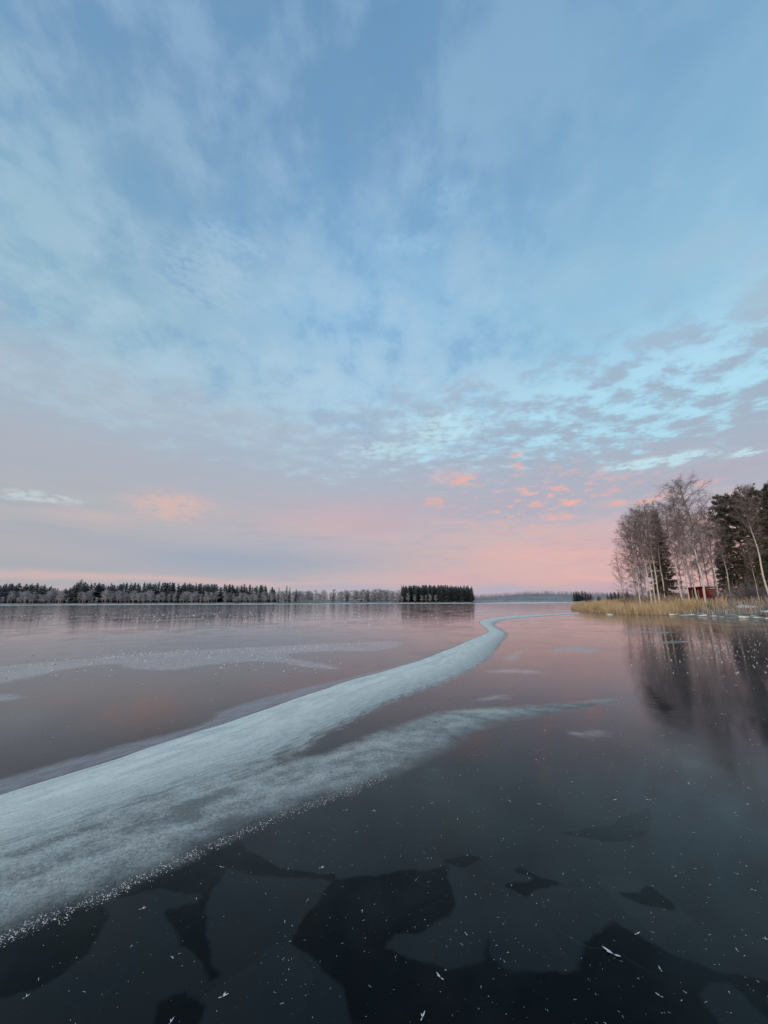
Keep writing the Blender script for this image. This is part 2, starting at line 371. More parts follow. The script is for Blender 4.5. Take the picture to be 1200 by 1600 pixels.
def ice_piece(name, sel):
    f = Q[sel]; u, inv = np.unique(f, return_inverse=True)
    me = mesh_np(name, Vice[u], inv.reshape(f.shape), True)
    for nme, arr in ATTR.items():
        a = me.attributes.new(nme, 'FLOAT', 'POINT'); a.data.foreach_set('value', np.asarray(arr, np.float32)[u])
    return me

ice, g, p = material('lake_ice')
pos = g.n('ShaderNodeNewGeometry').outputs['Position']
px_, py_, pz_ = g.sep(pos)
nf = g.noise(pos, 34, 4, 0.65); nm = g.noise(pos, 5.0, 5, 0.6); nl = g.noise(pos, 0.9, 4, 0.55); nxl = g.noise(pos, 0.22, 4, 0.55)
c5 = lambda s, w: g.m('MULTIPLY', g.m('SUBTRACT', s, 0.5), w)
flow = g.xyz(g.m('MULTIPLY', g.attr('along'), 1.1), g.m('MULTIPLY', g.attr('across'), 9.0), 0.0)
nst = g.noise(flow, 1.0, 6, 0.62, 0.8); nst2 = g.noise(flow, 3.4, 5, 0.65, 0.4)
grain = g.noise(pos, 150, 2, 0.6)
# masks
m_ridge = g.mr(g.m('ADD', g.attr('ridge'), g.m('ADD', c5(nm, 0.10), g.m('MULTIPLY', c5(nst2, 0.5), g.mr(g.attr('across'), .4, .8)))), -0.015, g.mr(g.attr('across'), .3, .8, 0.05, 0.30))
ap_s = g.m('ADD', g.attr('apron'), g.m('ADD', c5(nm, 0.22), c5(nl, 0.22)))
m_apron = g.m('MULTIPLY', g.mr(ap_s, -0.09, 0.20), g.mr(g.m('ADD', grain, c5(nf, 0.5)), 0.26, 0.60, 0.45, 1.0))
m_strip = g.m('MULTIPLY', g.mr(g.m('ADD', g.attr('strip'), c5(nm, 0.16)), -0.03, 0.14), g.mr(nst2, 0.25, 0.7, 0.35, 1.0))
m_dark = g.m('MULTIPLY', g.mr(g.m('ADD', g.attr('darkice'), g.m('ADD', c5(nm, 0.12), c5(nl, 0.18))), -0.014, 0.012), g.m('MULTIPLY', g.mr(g.noise(pos, 1.7, 5, .65), 0.3, 0.6, 0.65, 1.0), g.mr(g.m('SQRT', g.m('ADD', g.m('MULTIPLY', px_, px_), g.m('MULTIPLY', py_, py_))), 2.5, 3.9, 1.0, 0.4)))
st_s = g.m('ADD', g.attr('streak'), g.m('ADD', c5(nl, 0.55), c5(nm, 0.25)))
m_streak = g.m('MULTIPLY', g.mr(st_s, -0.12, 0.22), g.mr(g.m('ADD', nm, c5(nf, .4)), 0.25, 0.7, 0.4, 1.0))
scar_v = g.n('ShaderNodeMapping'); g.L.new(pos, scar_v.inputs[0]); scar_v.inputs['Rotation'].default_value = (0, 0, R(38)); scar_v.inputs['Scale'].default_value = (1.2, 7, 1)
m_scar = g.m('MULTIPLY', g.mr(g.m('ADD', g.attr('scar'), c5(g.noise(scar_v.outputs[0], 1.6, 6, .7), 0.55)), -0.06, 0.16), 0.92)
m_snow = g.m('MULTIPLY', g.mr(g.m('ADD', g.attr('shore'), c5(g.noise(pos, 0.03, 5, .6), 110)), 92, 64), g.mr(g.attr('shore'), 2, 8))
m_crack = g.m('MULTIPLY', g.mr(g.attr('edge'), 0.03, 0.008), g.mr(g.attr('ridge'), 0.015, -0.01))
# thin patchy frost on the clear plates; sky sheen painted in with distance
pv = g.n('ShaderNodeTexVoronoi', feature='F1'); pv.inputs['Scale'].default_value = 1.15
pw = g.n('ShaderNodeVectorMath', operation='MULTIPLY_ADD'); g.L.new(g.noise(pos, 1.1, 4, .55, 0, 1), pw.inputs[0]); pw.inputs[1].default_value = (.7, .7, 0); g.L.new(pos, pw.inputs[2]); g.L.new(pw.outputs[0], pv.inputs['Vector'])
cell = g.sep(pv.outputs['Color'])[0]
film_sheen = g.m('ADD', 0.0012, g.m('MULTIPLY', cell, g.mr(nl, 0.3, 0.7, 0.004, 0.011)))
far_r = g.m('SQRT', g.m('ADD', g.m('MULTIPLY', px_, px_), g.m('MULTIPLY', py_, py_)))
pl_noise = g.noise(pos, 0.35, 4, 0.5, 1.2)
film_sheen = g.m('ADD', film_sheen, g.m('MULTIPLY', g.mr(g.m('ADD', far_r, c5(pl_noise, 8)), 2.0, 9.5), 0.066))  # pale lift with distance stands in for a stronger sky reflection
film_sheen = g.m('MULTIPLY', film_sheen, g.m('SUBTRACT', 1.0, g.m('MULTIPLY', m_dark, 0.85)))
vor = g.n('ShaderNodeTexVoronoi', feature='DISTANCE_TO_EDGE'); vor.inputs['Scale'].default_value = 0.55
vv = g.n('ShaderNodeVectorMath', operation='MULTIPLY_ADD'); g.L.new(g.noise(pos, .8, 4, .6, 0, 1), vv.inputs[0]); vv.inputs[1].default_value = (1.3, 1.3, 0); g.L.new(pos, vv.inputs[2]); g.L.new(vv.outputs[0], vor.inputs['Vector'])
m_hair = g.m('MULTIPLY', g.mr(vor.outputs['Distance'], 0.006, 0.0015), g.mr(g.noise(pos, .5, 3), .5, .62))
film_sheen = g.m('ADD', film_sheen, g.m('MULTIPLY', m_hair, 0.012))
film_sheen = g.m('MULTIPLY', film_sheen, g.mr(grain, 0.2, 0.8, 0.6, 1.4))
ridge_tone = g.mr(g.m('ADD', g.m('MULTIPLY', nst, 0.7), g.m('MULTIPLY', nst2, 0.3)), 0.36, 0.62)
body = g.mix(ridge_tone, (0.72, 0.70, 0.61, 1), (0.98, 0.935, 0.81, 1))
edge_tone = g.mix(g.mr(nst2, .3, .7), (0.24, 0.25, 0.235, 1), (0.54, 0.545, 0.49, 1))
body = g.mix(g.mr(g.m('ADD', g.attr('across'), c5(nst, .5)), 0.35, 1.0, 0.0, 0.85), body, edge_tone)
body = g.mix(g.mr(g.m('ADD', grain, c5(nf, .8)), 0.56, 0.72, 0, 0.6), body, (0.95, 0.95, 0.89, 1))
body = g.mix(g.mr(g.m('ADD', nf, c5(grain, .6)), 0.44, 0.30, 0, 0.45), body, (0.36, 0.38, 0.36, 1))
apc = g.mix(g.mr(g.m('ADD', g.m('MULTIPLY', nst, .5), g.m('ADD', g.m('MULTIPLY', nm, .3), g.m('MULTIPLY', nf, .2))), 0.38, 0.60), (0.26, 0.255, 0.235, 1), (0.66, 0.64, 0.57, 1))
colr = g.mix(1.0, (1.16, 1.0, 0.97, 1), g.xyz(film_sheen, film_sheen, film_sheen), 'MULTIPLY')
colr = g.mix(g.m('MULTIPLY', m_streak, 0.62), colr, (0.72, 0.64, 0.60, 1))
colr = g.mix(g.m('MULTIPLY', m_strip, 0.9), colr, (0.40, 0.37, 0.37, 1))
apc = g.mix(g.mr(g.m('ADD', g.attr('lower'), c5(nl, .3)), 0.0, 0.42, .62, 0), apc, (0.12, 0.13, 0.13, 1))
colr = g.mix(m_apron, colr, apc)
colr = g.mix(m_ridge, colr, body)
colr = g.mix(m_snow, colr, (0.96, 0.88, 0.77, 1))
colr = g.mix(g.m('MAXIMUM', g.m('MULTIPLY', m_crack, 0.8), g.m('MULTIPLY', m_scar, 0.97)), colr, (0.006, 0.006, 0.007, 1))
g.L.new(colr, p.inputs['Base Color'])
frost = g.m('MAXIMUM', g.m('MAXIMUM', m_ridge, m_apron), g.m('MAXIMUM', m_snow, g.m('MAXIMUM', g.m('MULTIPLY', m_streak, .3), g.m('MULTIPLY', m_strip, .5))))
rg = g.m('ADD', g.mr(g.m('ADD', g.m('MULTIPLY', nl, .5), g.m('MULTIPLY', nxl, .5)), 0.38, 0.62, 0.06, 0.145), g.m('MULTIPLY', frost, 0.45))
g.L.new(g.m('ADD', rg, g.m('MULTIPLY', m_scar, 0.1)), p.inputs['Roughness'])
p.inputs['IOR'].default_value = 1.31
g.L.new(g.m('SUBTRACT', 0.36, g.m('MULTIPLY', g.m('MAXIMUM', g.m('MULTIPLY', m_dark, 0.6), g.m('MAXIMUM', g.m('MULTIPLY', frost, 0.6), m_scar)), 0.36)), p.inputs['Specular IOR Level'])
bmp = g.n('ShaderNodeBump'); bmp.inputs['Distance'].default_value = 0.004
g.L.new(g.m('ADD', g.m('MULTIPLY', g.m('MULTIPLY', frost, g.m('SUBTRACT', 1.0, m_snow)), 0.9), 0.012), bmp.inputs['Strength'])
g.L.new(g.m('ADD', g.m('MULTIPLY', grain, 0.6), g.m('ADD', nf, nst2)), bmp.inputs['Height'])
g.L.new(bmp.outputs[0], p.inputs['Normal'])

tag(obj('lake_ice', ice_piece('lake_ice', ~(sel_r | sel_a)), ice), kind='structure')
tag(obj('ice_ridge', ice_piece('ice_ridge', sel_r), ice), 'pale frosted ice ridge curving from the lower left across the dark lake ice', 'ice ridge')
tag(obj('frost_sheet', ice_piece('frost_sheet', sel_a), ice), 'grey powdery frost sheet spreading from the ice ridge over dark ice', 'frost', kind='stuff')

# ------------------------------------------------------------------ tube and leaf geometry
def rings(pts, rad, sides):
    """connected tapered tube along a polyline"""
    pts = np.asarray(pts, float); n = len(pts); V = []
    T = np.gradient(pts, axis=0); T /= np.linalg.norm(T, axis=1)[:, None] + 1e-9
    ref = np.where(np.abs(T[:, 2:3]) > 0.9, [[1.0, 0, 0]], [[0, 0, 1.0]])
    U = np.cross(T, ref); U /= np.linalg.norm(U, axis=1)[:, None]; Wv = np.cross(T, U)
    a = np.linspace(0, 2 * math.pi, sides, endpoint=False)
    V = pts[:, None] + np.asarray(rad)[:, None, None] * (U[:, None] * np.cos(a)[None, :, None] + Wv[:, None] * np.sin(a)[None, :, None])
    F = [(i * sides + j, i * sides + (j + 1) % sides, (i + 1) * sides + (j + 1) % sides, (i + 1) * sides + j) for i in range(n - 1) for j in range(sides)]
    return V.reshape(-1, 3), np.array(F)
def sticks(A, B, ra, rb):
    """many 3-sided tapered sticks, all at once (quads)"""
    A, B = np.asarray(A, float), np.asarray(B, float); n = len(A)
    T = B - A; T /= np.linalg.norm(T, axis=1)[:, None] + 1e-9
    ref = np.where(np.abs(T[:, 2:3]) > 0.9, [[1.0, 0, 0]], [[0, 0, 1.0]])
    U = np.cross(T, ref); U /= np.linalg.norm(U, axis=1)[:, None]; Wv = np.cross(T, U)
    a = np.array([0, 2.094, 4.189]); off = U[:, None] * np.cos(a)[None, :, None] + Wv[:, None] * np.sin(a)[None, :, None]
    V = np.concatenate([A[:, None] + np.asarray(ra).reshape(-1, 1, 1) * off, B[:, None] + np.asarray(rb).reshape(-1, 1, 1) * off], 1)
    b = (np.arange(n) * 6)[:, None]
    F = np.concatenate([b + np.array([[0, 1, 4, 3]]), b + np.array([[1, 2, 5, 4]]), b + np.array([[2, 0, 3, 5]])], 0)
    return V.reshape(-1, 3), F
def join(parts):
    V, F, o = [], [], 0
    for v, f in parts:
        V.append(v); F.append(f + o); o += len(v)
    return np.vstack(V), np.vstack(F)
def unit(v): return v / (np.linalg.norm(v, axis=-1, keepdims=True) + 1e-9)

def birch_mesh(seed, h=15.0, first=0.22, spread=1.0, nb=42, lean=0.0, twig=6, tr=0.12):
    r = np.random.default_rng(seed)
    zs = np.linspace(0, 1, 14)
    ph = r.random(4) * 6.28
    def tp(t):
        t = np.asarray(t)
        return np.stack([h * (0.012 * np.sin(t * 5 + ph[0]) * t + lean * t ** 1.5 + 0.006 * np.sin(t * 13 + ph[1])), h * (0.012 * np.sin(t * 4.4 + ph[2]) * t), h * t - 0.25 * (t == 0)], -1)
    rad = tr * (1 - zs) ** 0.85 + 0.012
    rad[0] *= 1.35
    trunk = rings(tp(zs), rad, 8)
    A, B, RA, RB = [], [], [], []
    def seg(a, b, ra, rb): A.append(a); B.append(b); RA.append(ra); RB.append(rb)
    for i in range(nb):
        t = first + (0.985 - first) * ((i + r.random()) / nb) ** 0.9
        az_ = i * 2.4 + r.random() * 0.9
        L = h * spread * (0.055 + 0.17 * math.sin(math.pi * min(1, (1 - t) / (1 - first) * 0.92 + 0.04)) ** 0.8) * (0.7 + 0.6 * r.random())
        up = 0.75 + 0.6 * t + 0.25 * r.standard_normal()
        d = unit(np.array([math.cos(az_), math.sin(az_), up])); p0 = tp(t); br = 0.012 + 0.022 * (L / (0.2 * h))
        nseg = 5; pts = [p0]
        for s in range(nseg):
            d = unit(d + r.standard_normal(3) * 0.13 + np.array([0, 0, -0.10 + 0.02 * s])); pts.append(pts[-1] + d * L / nseg)
        for s in range(nseg): seg(pts[s], pts[s + 1], br * (1 - s / nseg) + .006, br * (1 - (s + 1) / nseg) + .006)
        for s in range(7):
            q = 0.25 + 0.75 * (s + r.random()) / 7; fi = min(int(q * nseg), nseg - 1); w = q * nseg - fi
            b0 = pts[fi] * (1 - w) + pts[fi + 1] * w
            sd = unit(unit(pts[fi + 1] - pts[fi]) * 0.8 + r.standard_normal(3) * 0.65 + np.array([0, 0, 0.15])); sl = L * (0.18 + 0.25 * r.random()) * (1.15 - 0.5 * q) + .12
            b1 = b0 + sd * sl * .55; b2 = b1 + unit(sd + np.array([0, 0, -0.25]) + r.standard_normal(3) * .2) * sl * .45
            seg(b0, b1, .011, .009); seg(b1, b2, .009, .007)
            for kx in range(twig):
                u = r.random(); c0 = b0 + (b1 - b0) * min(1, u * 1.6) if u < .6 else b1 + (b2 - b1) * (u - .6) / .4
                td = unit(sd * 0.55 + r.standard_normal(3) * 0.62 + np.array([0, 0, 0.02])); tl = 0.22 + 0.42 * r.random()
                c1 = c0 + td * tl * .5; c2 = c1 + unit(td + np.array([0, 0, -0.45])) * tl * .5
                seg(c0, c1, .0065, .0055); seg(c1, c2, .0055, .004)
    return trunk, sticks(A, B, RA, RB)

def needle_tufts(C, D, r, n=12, L=0.32, w=0.035):
    """tufts of flat tapered needle sprays around points C, pointing along D"""
    m = len(C); C = np.repeat(C, n, 0); D = np.repeat(D, n, 0)
    d = unit(D * 0.7 + r.standard_normal((m * n, 3)) * 0.62); l = L * (0.6 + 0.7 * r.random((m * n, 1)))
    s = unit(np.cross(d, r.standard_normal((m * n, 3)))) * w * (0.7 + 0.6 * r.random((m * n, 1)))
    up = unit(np.cross(d, s)) * w * 0.35
    V = np.stack([C - s * .3, C + d * l * .55 + s + up, C + d * l, C + d * l * .55 - s - up], 1).reshape(-1, 3)
    return V, np.arange(m * n * 4).reshape(-1, 4)
def conifer_mesh(seed, h=14.0, width=0.2, first=0.12, nwh=26, per=6, droop=-0.12, shape=1.0, dens=1.0, bare=0.0, tuftn=12, tuftL=.32):
    r = np.random.default_rng(seed)
    zs = np.linspace(0, 1, 10)
    wob = lambda t: np.stack([h * .006 * np.sin(np.asarray(t) * 6 + seed), h * .006 * np.cos(np.asarray(t) * 5 + seed), h * np.asarray(t) - 0.25 * (np.asarray(t) == 0)], -1)
    trunk = rings(wob(zs), 0.15 * (h / 14) * (1 - zs) + 0.012, 8)
    A, B, RA, RB, C, D = [], [], [], [], [], []
    for i in range(nwh):
        t = first + (0.985 - first) * i / (nwh - 1)
        rel = (1 - t) / (1 - first)
        Lm = h * width * (rel ** shape if shape > 0 else (0.35 + 0.65 * math.sin(math.pi * min(1, rel * .85 + .08))))
        for j in range(per):
            a = j * 6.283 / per + i * 1.1 + r.random() * .7; L = Lm * (0.55 + 0.65 * r.random()) + 0.2
            d = unit(np.array([math.cos(a), math.sin(a), droop + 0.55 * (1 - rel) + .12 * r.standard_normal()])); p0 = wob(t + .01 * r.standard_normal())
            pts = [p0]
            for s in range(4):
                d = unit(d + np.array([0, 0, -.10 + .09 * s]) + r.standard_normal(3) * .08); pts.append(pts[-1] + d * L / 4)
            for s in range(4): A.append(pts[s]); B.append(pts[s + 1]); RA.append(.03 * (1 - s / 4) + .007); RB.append(.03 * (1 - (s + 1) / 4) + .006)
            if r.random() < bare * (rel > .55): continue
            for s in range(max(3, int(L * 5.5 * dens))):
                q = 0.18 + 0.82 * r.random(); fi = min(int(q * 4), 3); w = q * 4 - fi; b0 = pts[fi] * (1 - w) + pts[fi + 1] * w
                sd = unit(d * .8 + np.cross(d, [0, 0, 1.0]) * r.choice([-1, 1]) * .9 + r.standard_normal(3) * .25)
                C.append(b0 + sd * r.random() * L * .16); D.append(sd)
    C.append(wob(1.0)); D.append(np.array([0, 0, 1.0]))
    return trunk, sticks(A, B, RA, RB), needle_tufts(np.array(C), np.array(D), r, tuftn, tuftL)

# ------------------------------------------------------------------ plant materials
bark, g, p = material('birch_bark')
tc = g.n('ShaderNodeTexCoord').outputs['Object']; mp = g.n('ShaderNodeMapping'); g.L.new(tc, mp.inputs[0]); mp.inputs['Scale'].default_value = (5, 5, 3.2)
oi = g.n('ShaderNodeObjectInfo').outputs['Random']
marks = g.mr(g.noise(mp.outputs[0], 1.6, 4, .65), 0.56, 0.68)
zz = g.sep(tc)[2]
c = g.mix(marks, g.mix(oi, (0.86, 0.77, 0.66, 1), (0.68, 0.62, 0.54, 1)), (0.06, 0.05, 0.045, 1))
c = g.mix(g.mr(g.m('ADD', zz, g.m('MULTIPLY', oi, 3)), 7, 12.5), c, (0.16, 0.125, 0.11, 1))
c = g.mix(g.mr(zz, 0.9, 0.1, 0, .7), c, (0.07, 0.06, 0.05, 1))
g.L.new(c, p.inputs['Base Color']); p.inputs['Roughness'].default_value = 0.8; p.inputs['Specular IOR Level'].default_value = .2
def twig_material(name, c1, c2):
    mt, g, p = material(name)
    tcv = g.n('ShaderNodeTexCoord').outputs['Object']; oi = g.n('ShaderNodeObjectInfo').outputs['Random']
    f = g.m('ADD', g.mr(g.noise(tcv, 0.8, 4), .3, .7, 0, .75), g.m('MULTIPLY', oi, .25))
    g.L.new(g.mix(f, c1, c2), p.inputs['Base Color']); p.inputs['Roughness'].default_value = .9; p.inputs['Specular IOR Level'].default_value = .1
    return mt
twig = twig_material('birch_twigs', (0.17, 0.13, 0.12, 1), (0.44, 0.365, 0.345, 1))
frosted = twig_material('frosted_twigs', (0.27, 0.265, 0.27, 1), (0.56, 0.55, 0.56, 1))
dim_twig = twig_material('dim_twigs', (0.10, 0.095, 0.10, 1), (0.24, 0.235, 0.25, 1))
dead = simple('conifer_branches', (0.10, 0.075, 0.055, 1), (0.20, 0.15, 0.12, 1), 1.2)
cbark = simple('conifer_bark', (0.07, 0.055, 0.045, 1), (0.16, 0.12, 0.09, 1), 3.0)
needle = twig_material('conifer_needles', (0.05, 0.056, 0.037, 1), (0.18, 0.18, 0.13, 1))
needle_f = twig_material('frosted_needles', (0.05, 0.062, 0.060, 1), (0.18, 0.20, 0.20, 1))
ground_m, g, p = material('frosty_bank')
pos = g.n('ShaderNodeNewGeometry').outputs['Position']
c = g.mix(g.mr(g.noise(pos, 0.9, 5, .65), .35, .65), (0.17, 0.13, 0.09, 1), (0.34, 0.275, 0.20, 1))
c = g.mix(g.mr(g.m('SUBTRACT', g.noise(pos, 1.7, 5, .7), g.m('MULTIPLY', g.sep(pos)[2], 0.10)), .50, .64, 0, .7), c, (0.66, 0.62, 0.57, 1))
g.L.new(c, p.inputs['Base Color']); p.inputs['Roughness'].default_value = .9
snow = simple('snow', (0.84, 0.79, 0.71, 1), (0.93, 0.88, 0.80, 1), 4, .7)
rock = simple('shore_rock', (0.10, 0.085, 0.075, 1), (0.26, 0.21, 0.18, 1), 2.5, .85)
reed_m = twig_material('dry_reeds', (0.50, 0.34, 0.17, 1), (0.80, 0.61, 0.37, 1))
grass_m = twig_material('frosted_grass', (0.34, 0.265, 0.19, 1), (0.60, 0.51, 0.42, 1))

# ------------------------------------------------------------------ right-hand bank
FRONT = G([(893, 952.5), (920, 956), (960, 958.5), (1010, 961), (1060, 963), (1110, 965), (1160, 966.5), (1215, 970), (1300, 984), (1420, 1010)], 1)
BANK = np.vstack([FRONT, [(90, 22), (170, 22), (170, 175), (col_x(1060, 170), 170), (col_x(985, 120), 120), (col_x(936, 90), 90), (col_x(912, 74), 74)]])
gx, gy = np.meshgrid(np.arange(20, 170, 0.8), np.arange(18, 176, 0.8), indexing='ij')
bp = np.stack([gx.ravel(), gy.ravel()], 1); bd = poly_sdf(bp, BANK)
def bank_h(d, x, y):
    return 1.25 * sstep(0.5, 13, d) * (.25 + .75 * sstep(26, 40, x - .25 * (y - 45))) + 0.25 * sstep(12, 40, d) + (vnoise(x * .5, y * .5, 11) - .4) * .35 * sstep(0, 3, d) + (vnoise(x * 1.7, y * 1.7, 12) - .5) * .14 * sstep(0, 1, d) - 0.25 * sstep(0.2, -1.2, d) + 0.02
bz = bank_h(bd, bp[:, 0], bp[:, 1])
ni, nj = gx.shape; ii = np.arange(ni * nj).reshape(ni, nj)
bq = np.stack([ii[:-1, :-1].ravel(), ii[1:, :-1].ravel(), ii[1:, 1:].ravel(), ii[:-1, 1:].ravel()], 1)
bq = bq[(bd[bq] > -1.6).any(1)]
u, inv = np.unique(bq, return_inverse=True)
tag(obj('lake_bank', mesh_np('lake_bank', np.column_stack([bp, bz])[u], inv.reshape(bq.shape), True), ground_m), kind='structure')
def bank_z(x, y):
    q = np.array([[x, y]]); return float(bank_h(poly_sdf(q, BANK), q[:, 0], q[:, 1])[0])
def bank_zs(q): return bank_h(poly_sdf(q, BANK), q[:, 0], q[:, 1])

def blades(q, z, hmin, hmax, wd, r, bend=.25):
    n = len(q); h = (hmin + (hmax - hmin) * r.random(n))[:, None]; a = r.random(n) * 6.283
    s = np.stack([np.cos(a), np.sin(a), 0 * a], 1) * wd; b = np.column_stack([r.standard_normal((n, 2)) * bend, np.zeros(n)]) + np.array([0.10, 0, 0])
    B0 = np.column_stack([q, z - .05]); M1 = B0 + np.array([0, 0, 1.]) * h * .55 + b * h * .25; T1 = B0 + np.array([0, 0, 1.]) * h + b * h
    V = np.stack([B0 - s, B0 + s, M1 + s * .8, M1 - s * .8, T1 + s * .35, T1 - s * .35], 1).reshape(-1, 3); o = (np.arange(n) * 6)[:, None]
    return V, np.concatenate([o + np.array([[0, 1, 2, 3]]), o + np.array([[3, 2, 4, 5]])], 0)
REEDS = np.vstack([G([(890, 952), (920, 956.5), (960, 959), (1010, 960.5), (1050, 961), (1100, 961), (1140, 960)], 1), [(col_x(1135, 43), 43), (col_x(1085, 47), 47), (col_x(1060, 57), 57), (col_x(1000, 66), 66), (col_x(940, 78), 78), (col_x(908, 74), 74)]])
def scatter(poly, n, r):
    poly = np.asarray(poly); lo, hi = poly.min(0), poly.max(0); out_ = np.zeros((0, 2))
    while len(out_) < n:
        q = lo + (hi - lo) * r.random((n, 2)); out_ = np.vstack([out_, q[poly_sdf(q, poly) > 0]])
    return out_[:n]
q = scatter(REEDS, 26000, rng)
q = q[(vnoise(q[:, 0] * .5, q[:, 1] * .5, 21) * .6 + vnoise(q[:, 0] * 1.6, q[:, 1] * 1.6, 22) * .4) > rng.random(len(q)) * .62]
edge_d = poly_sdf(q, REEDS)
hs = (0.9 + 0.45 * rng.random(len(q)) ** 2) * (0.75 + 0.25 * sstep(0, 1.0, edge_d)) * (.75 + .5 * vnoise(q[:, 0] * .9, q[:, 1] * .9, 23))
V, Fq = blades(q, np.clip(bank_zs(q), 0, 9), 0.8, 1.35, .017, rng, .13)
V = V.reshape(-1, 6, 3); z0 = V[:, :1, 2:]; V[:, :, 2:] = z0 + (V[:, :, 2:] - z0) * hs[:, None, None]; V = V.reshape(-1, 3)
tag(obj('reed_bed', mesh_np('reed_bed', V, Fq), reed_m), 'golden dry reeds standing along the ice at the right shore', 'reeds', kind='stuff')
GRASS = np.vstack([FRONT[6:], [(75, 25), (90, 60), (60, 75), (col_x(1010, 62), 62), (col_x(1030, 50), 50)]])
q = scatter(GRASS, 34000, rng); dq = poly_sdf(q, BANK)
q = q[(dq > 1.8) & (rng.random(len(q)) < sstep(1.5, 5, dq))]
V, Fq = blades(q, bank_zs(q), .3, .85, .02, rng, .35)
tag(obj('bank_grass', mesh_np('bank_grass', V, Fq), grass_m), 'grey frosted grass covering the bank below the birches', 'grass', kind='stuff')

# ------------------------------------------------------------------ grove on the right bank
def M2(name, vf, smooth=False): return mesh_np(name, vf[0], vf[1], smooth)
BIRCH = []
for i, (sd, first, spread, nb, tw, lean) in enumerate(((1, .22, .80, 54, 8, .01), (2, .38, .70, 46, 6, -.015), (3, .14, .85, 56, 8, .02), (4, .45, .62, 40, 6, .0), (5, .30, .9, 60, 8, -.02), (6, .12, 1.0, 48, 7, .05))):
    t_, c_ = birch_mesh(sd, 15, first, spread, nb, lean, tw, .085 + .01 * (i % 3))
    a, b = M2('birch_trunk', t_, True), M2('birch_crown', c_)
    a.materials.append(bark); b.materials.append(twig); BIRCH.append((a, b))
def birch(px, Y, top_py, kind, label, group=None, rz=None, thick=1.0, name='birch_tree'):
    x = col_x(px, Y); z = bank_z(x, Y); h = (top_z(top_py, Y) - z)
    o = obj(name, None, None, None, (x, Y, z), random.random() * 6.28 if rz is None else rz, (h / 15 * thick, h / 15 * thick, h / 15))
    obj('trunk', BIRCH[kind][0], None, o); obj('crown', BIRCH[kind][1], None, o)
    return tag(o, label, 'birch', group)
def conifer(px, Y, top_py, protos, label, group=None, name='spruce_tree', hw=1.0, cat='spruce'):
    x = col_x(px, Y); z = bank_z(x, Y); h = top_z(top_py, Y) - z
    o = obj(name, None, None, None, (x, Y, z), random.random() * 6.28, (h / 14 * hw, h / 14 * hw, h / 14))
    for nme, me in zip(('trunk', 'branches', 'needles'), protos): obj(nme, me, None, o)
    return tag(o, label, cat, group)
def conifer_protos(*a, nm=needle, **kw):
    t_, b_, n_ = conifer_mesh(*a, **kw); r_ = []
    for nme, vf, mt in (('conifer_trunk', t_, cbark), ('conifer_branches', b_, dead), ('conifer_needles', n_, nm)):
        me = M2(nme, vf, nme == 'conifer_trunk'); me.materials.append(mt); r_.append(me)
    return r_
SPRUCE = conifer_protos(31, 14, .15, .06, 30, 7, -.22, .75, dens=1.1)
PINE = conifer_protos(33, 14, .20, .20, 28, 7, .0, -1, dens=1.25, bare=.6, tuftn=14, tuftL=.36)
PINE2 = conifer_protos(34, 14, .24, .25, 24, 6, .1, -1, dens=1.1, bare=.5, tuftn=13, tuftL=.38)

birch(976, 58, 872, 5, 'small crooked bare birch apart from the grove, above the reed tip', rz=3.6)
birch(1001, 52, 812, 0, 'leftmost tall birch of the grove, its twigs edging the pink sky')
birch(1018, 50, 800, 1, 'slender white-stemmed birch of the left clump, second tall trunk from the reed tip')
birch(1024, 51, 797, 3, 'pale straight birch trunk, third tall trunk from the reed tip')
birch(1031, 49, 792, 3, 'brightest birch stem of the left clump, running bare to mid height')
G1 = 'birches in the left clump'
L1 = ['thin birch at the left rim of the grove, just behind the leftmost tall one', 'thin birch deep in the left clump, second from its left rim', 'thin birch in the heart of the left clump', 'thin birch at the left side of the dark spruce', 'tall thin birch directly behind the dark spruce', 'thin birch at the back of the left clump, behind its brightest stem']
for px, Y, tp_, kd in ((996, 56, 826, 2), (1006, 57, 815, 4), (1012, 55, 806, 2), (1040, 54, 800, 1), (1046, 57, 795, 0), (1028, 59, 806, 4)): birch(px, Y, tp_, kd, L1.pop(0), G1)
birch(1066, 49, 790, 1, 'leaning birch in front of the dark spruce, left of the red shed')
birch(1078, 51, 785, 3, 'birch with pale stem just left of the red shed')
birch(1090, 53, 762, 0, 'tall open birch rising behind the red shed roof')
birch(1103, 46.5, 757, 4, 'tallest birch of the grove, its white stem crossing the red shed corner', thick=1.15)
G2 = 'birches behind the shed'
L2 = ['thin birch behind the left wall of the red shed', 'thin birch directly behind the corner of the red shed', 'thin birch behind the right wall of the red shed', 'thin birch in the gap between the red shed and the big dark pine', 'thin birch farthest left of those behind the red shed']
for px, Y, tp_, kd in ((1084, 66, 805, 2), (1100, 68, 815, 0), (1112, 66, 812, 4), (1122, 70, 820, 2), (1070, 68, 820, 4)): birch(px, Y, tp_, kd, L2.pop(0), G2)
birch(1124, 50, 800, 1, 'slender birch just right of the red shed')
birch(1144, 49, 815, 3, 'white birch stem in front of the big dark pine')
birch(1187, 45, 850, 3, 'short young birch at the foot of the dark pine', thick=.8)
birch(1203, 44.5, 764, 1, 'tall birch with long bare stem at the right edge of the view', thick=1.05)
conifer(1044, 55, 806, SPRUCE, 'dark spruce in the middle of the grove, between two birch clumps')
conifer(1176, 51, 780, PINE, 'big dark bushy pine right of the red shed', name='pine_tree', cat='pine')
conifer(1228, 52, 772, PINE2, 'dark pine cut off by the right edge of the view', name='pine_tree', cat='pine')
conifer(1206, 58, 800, SPRUCE, 'dark spruce behind the right-hand birch and pines', hw=1.3)
G3 = 'conifers at the back of the grove'
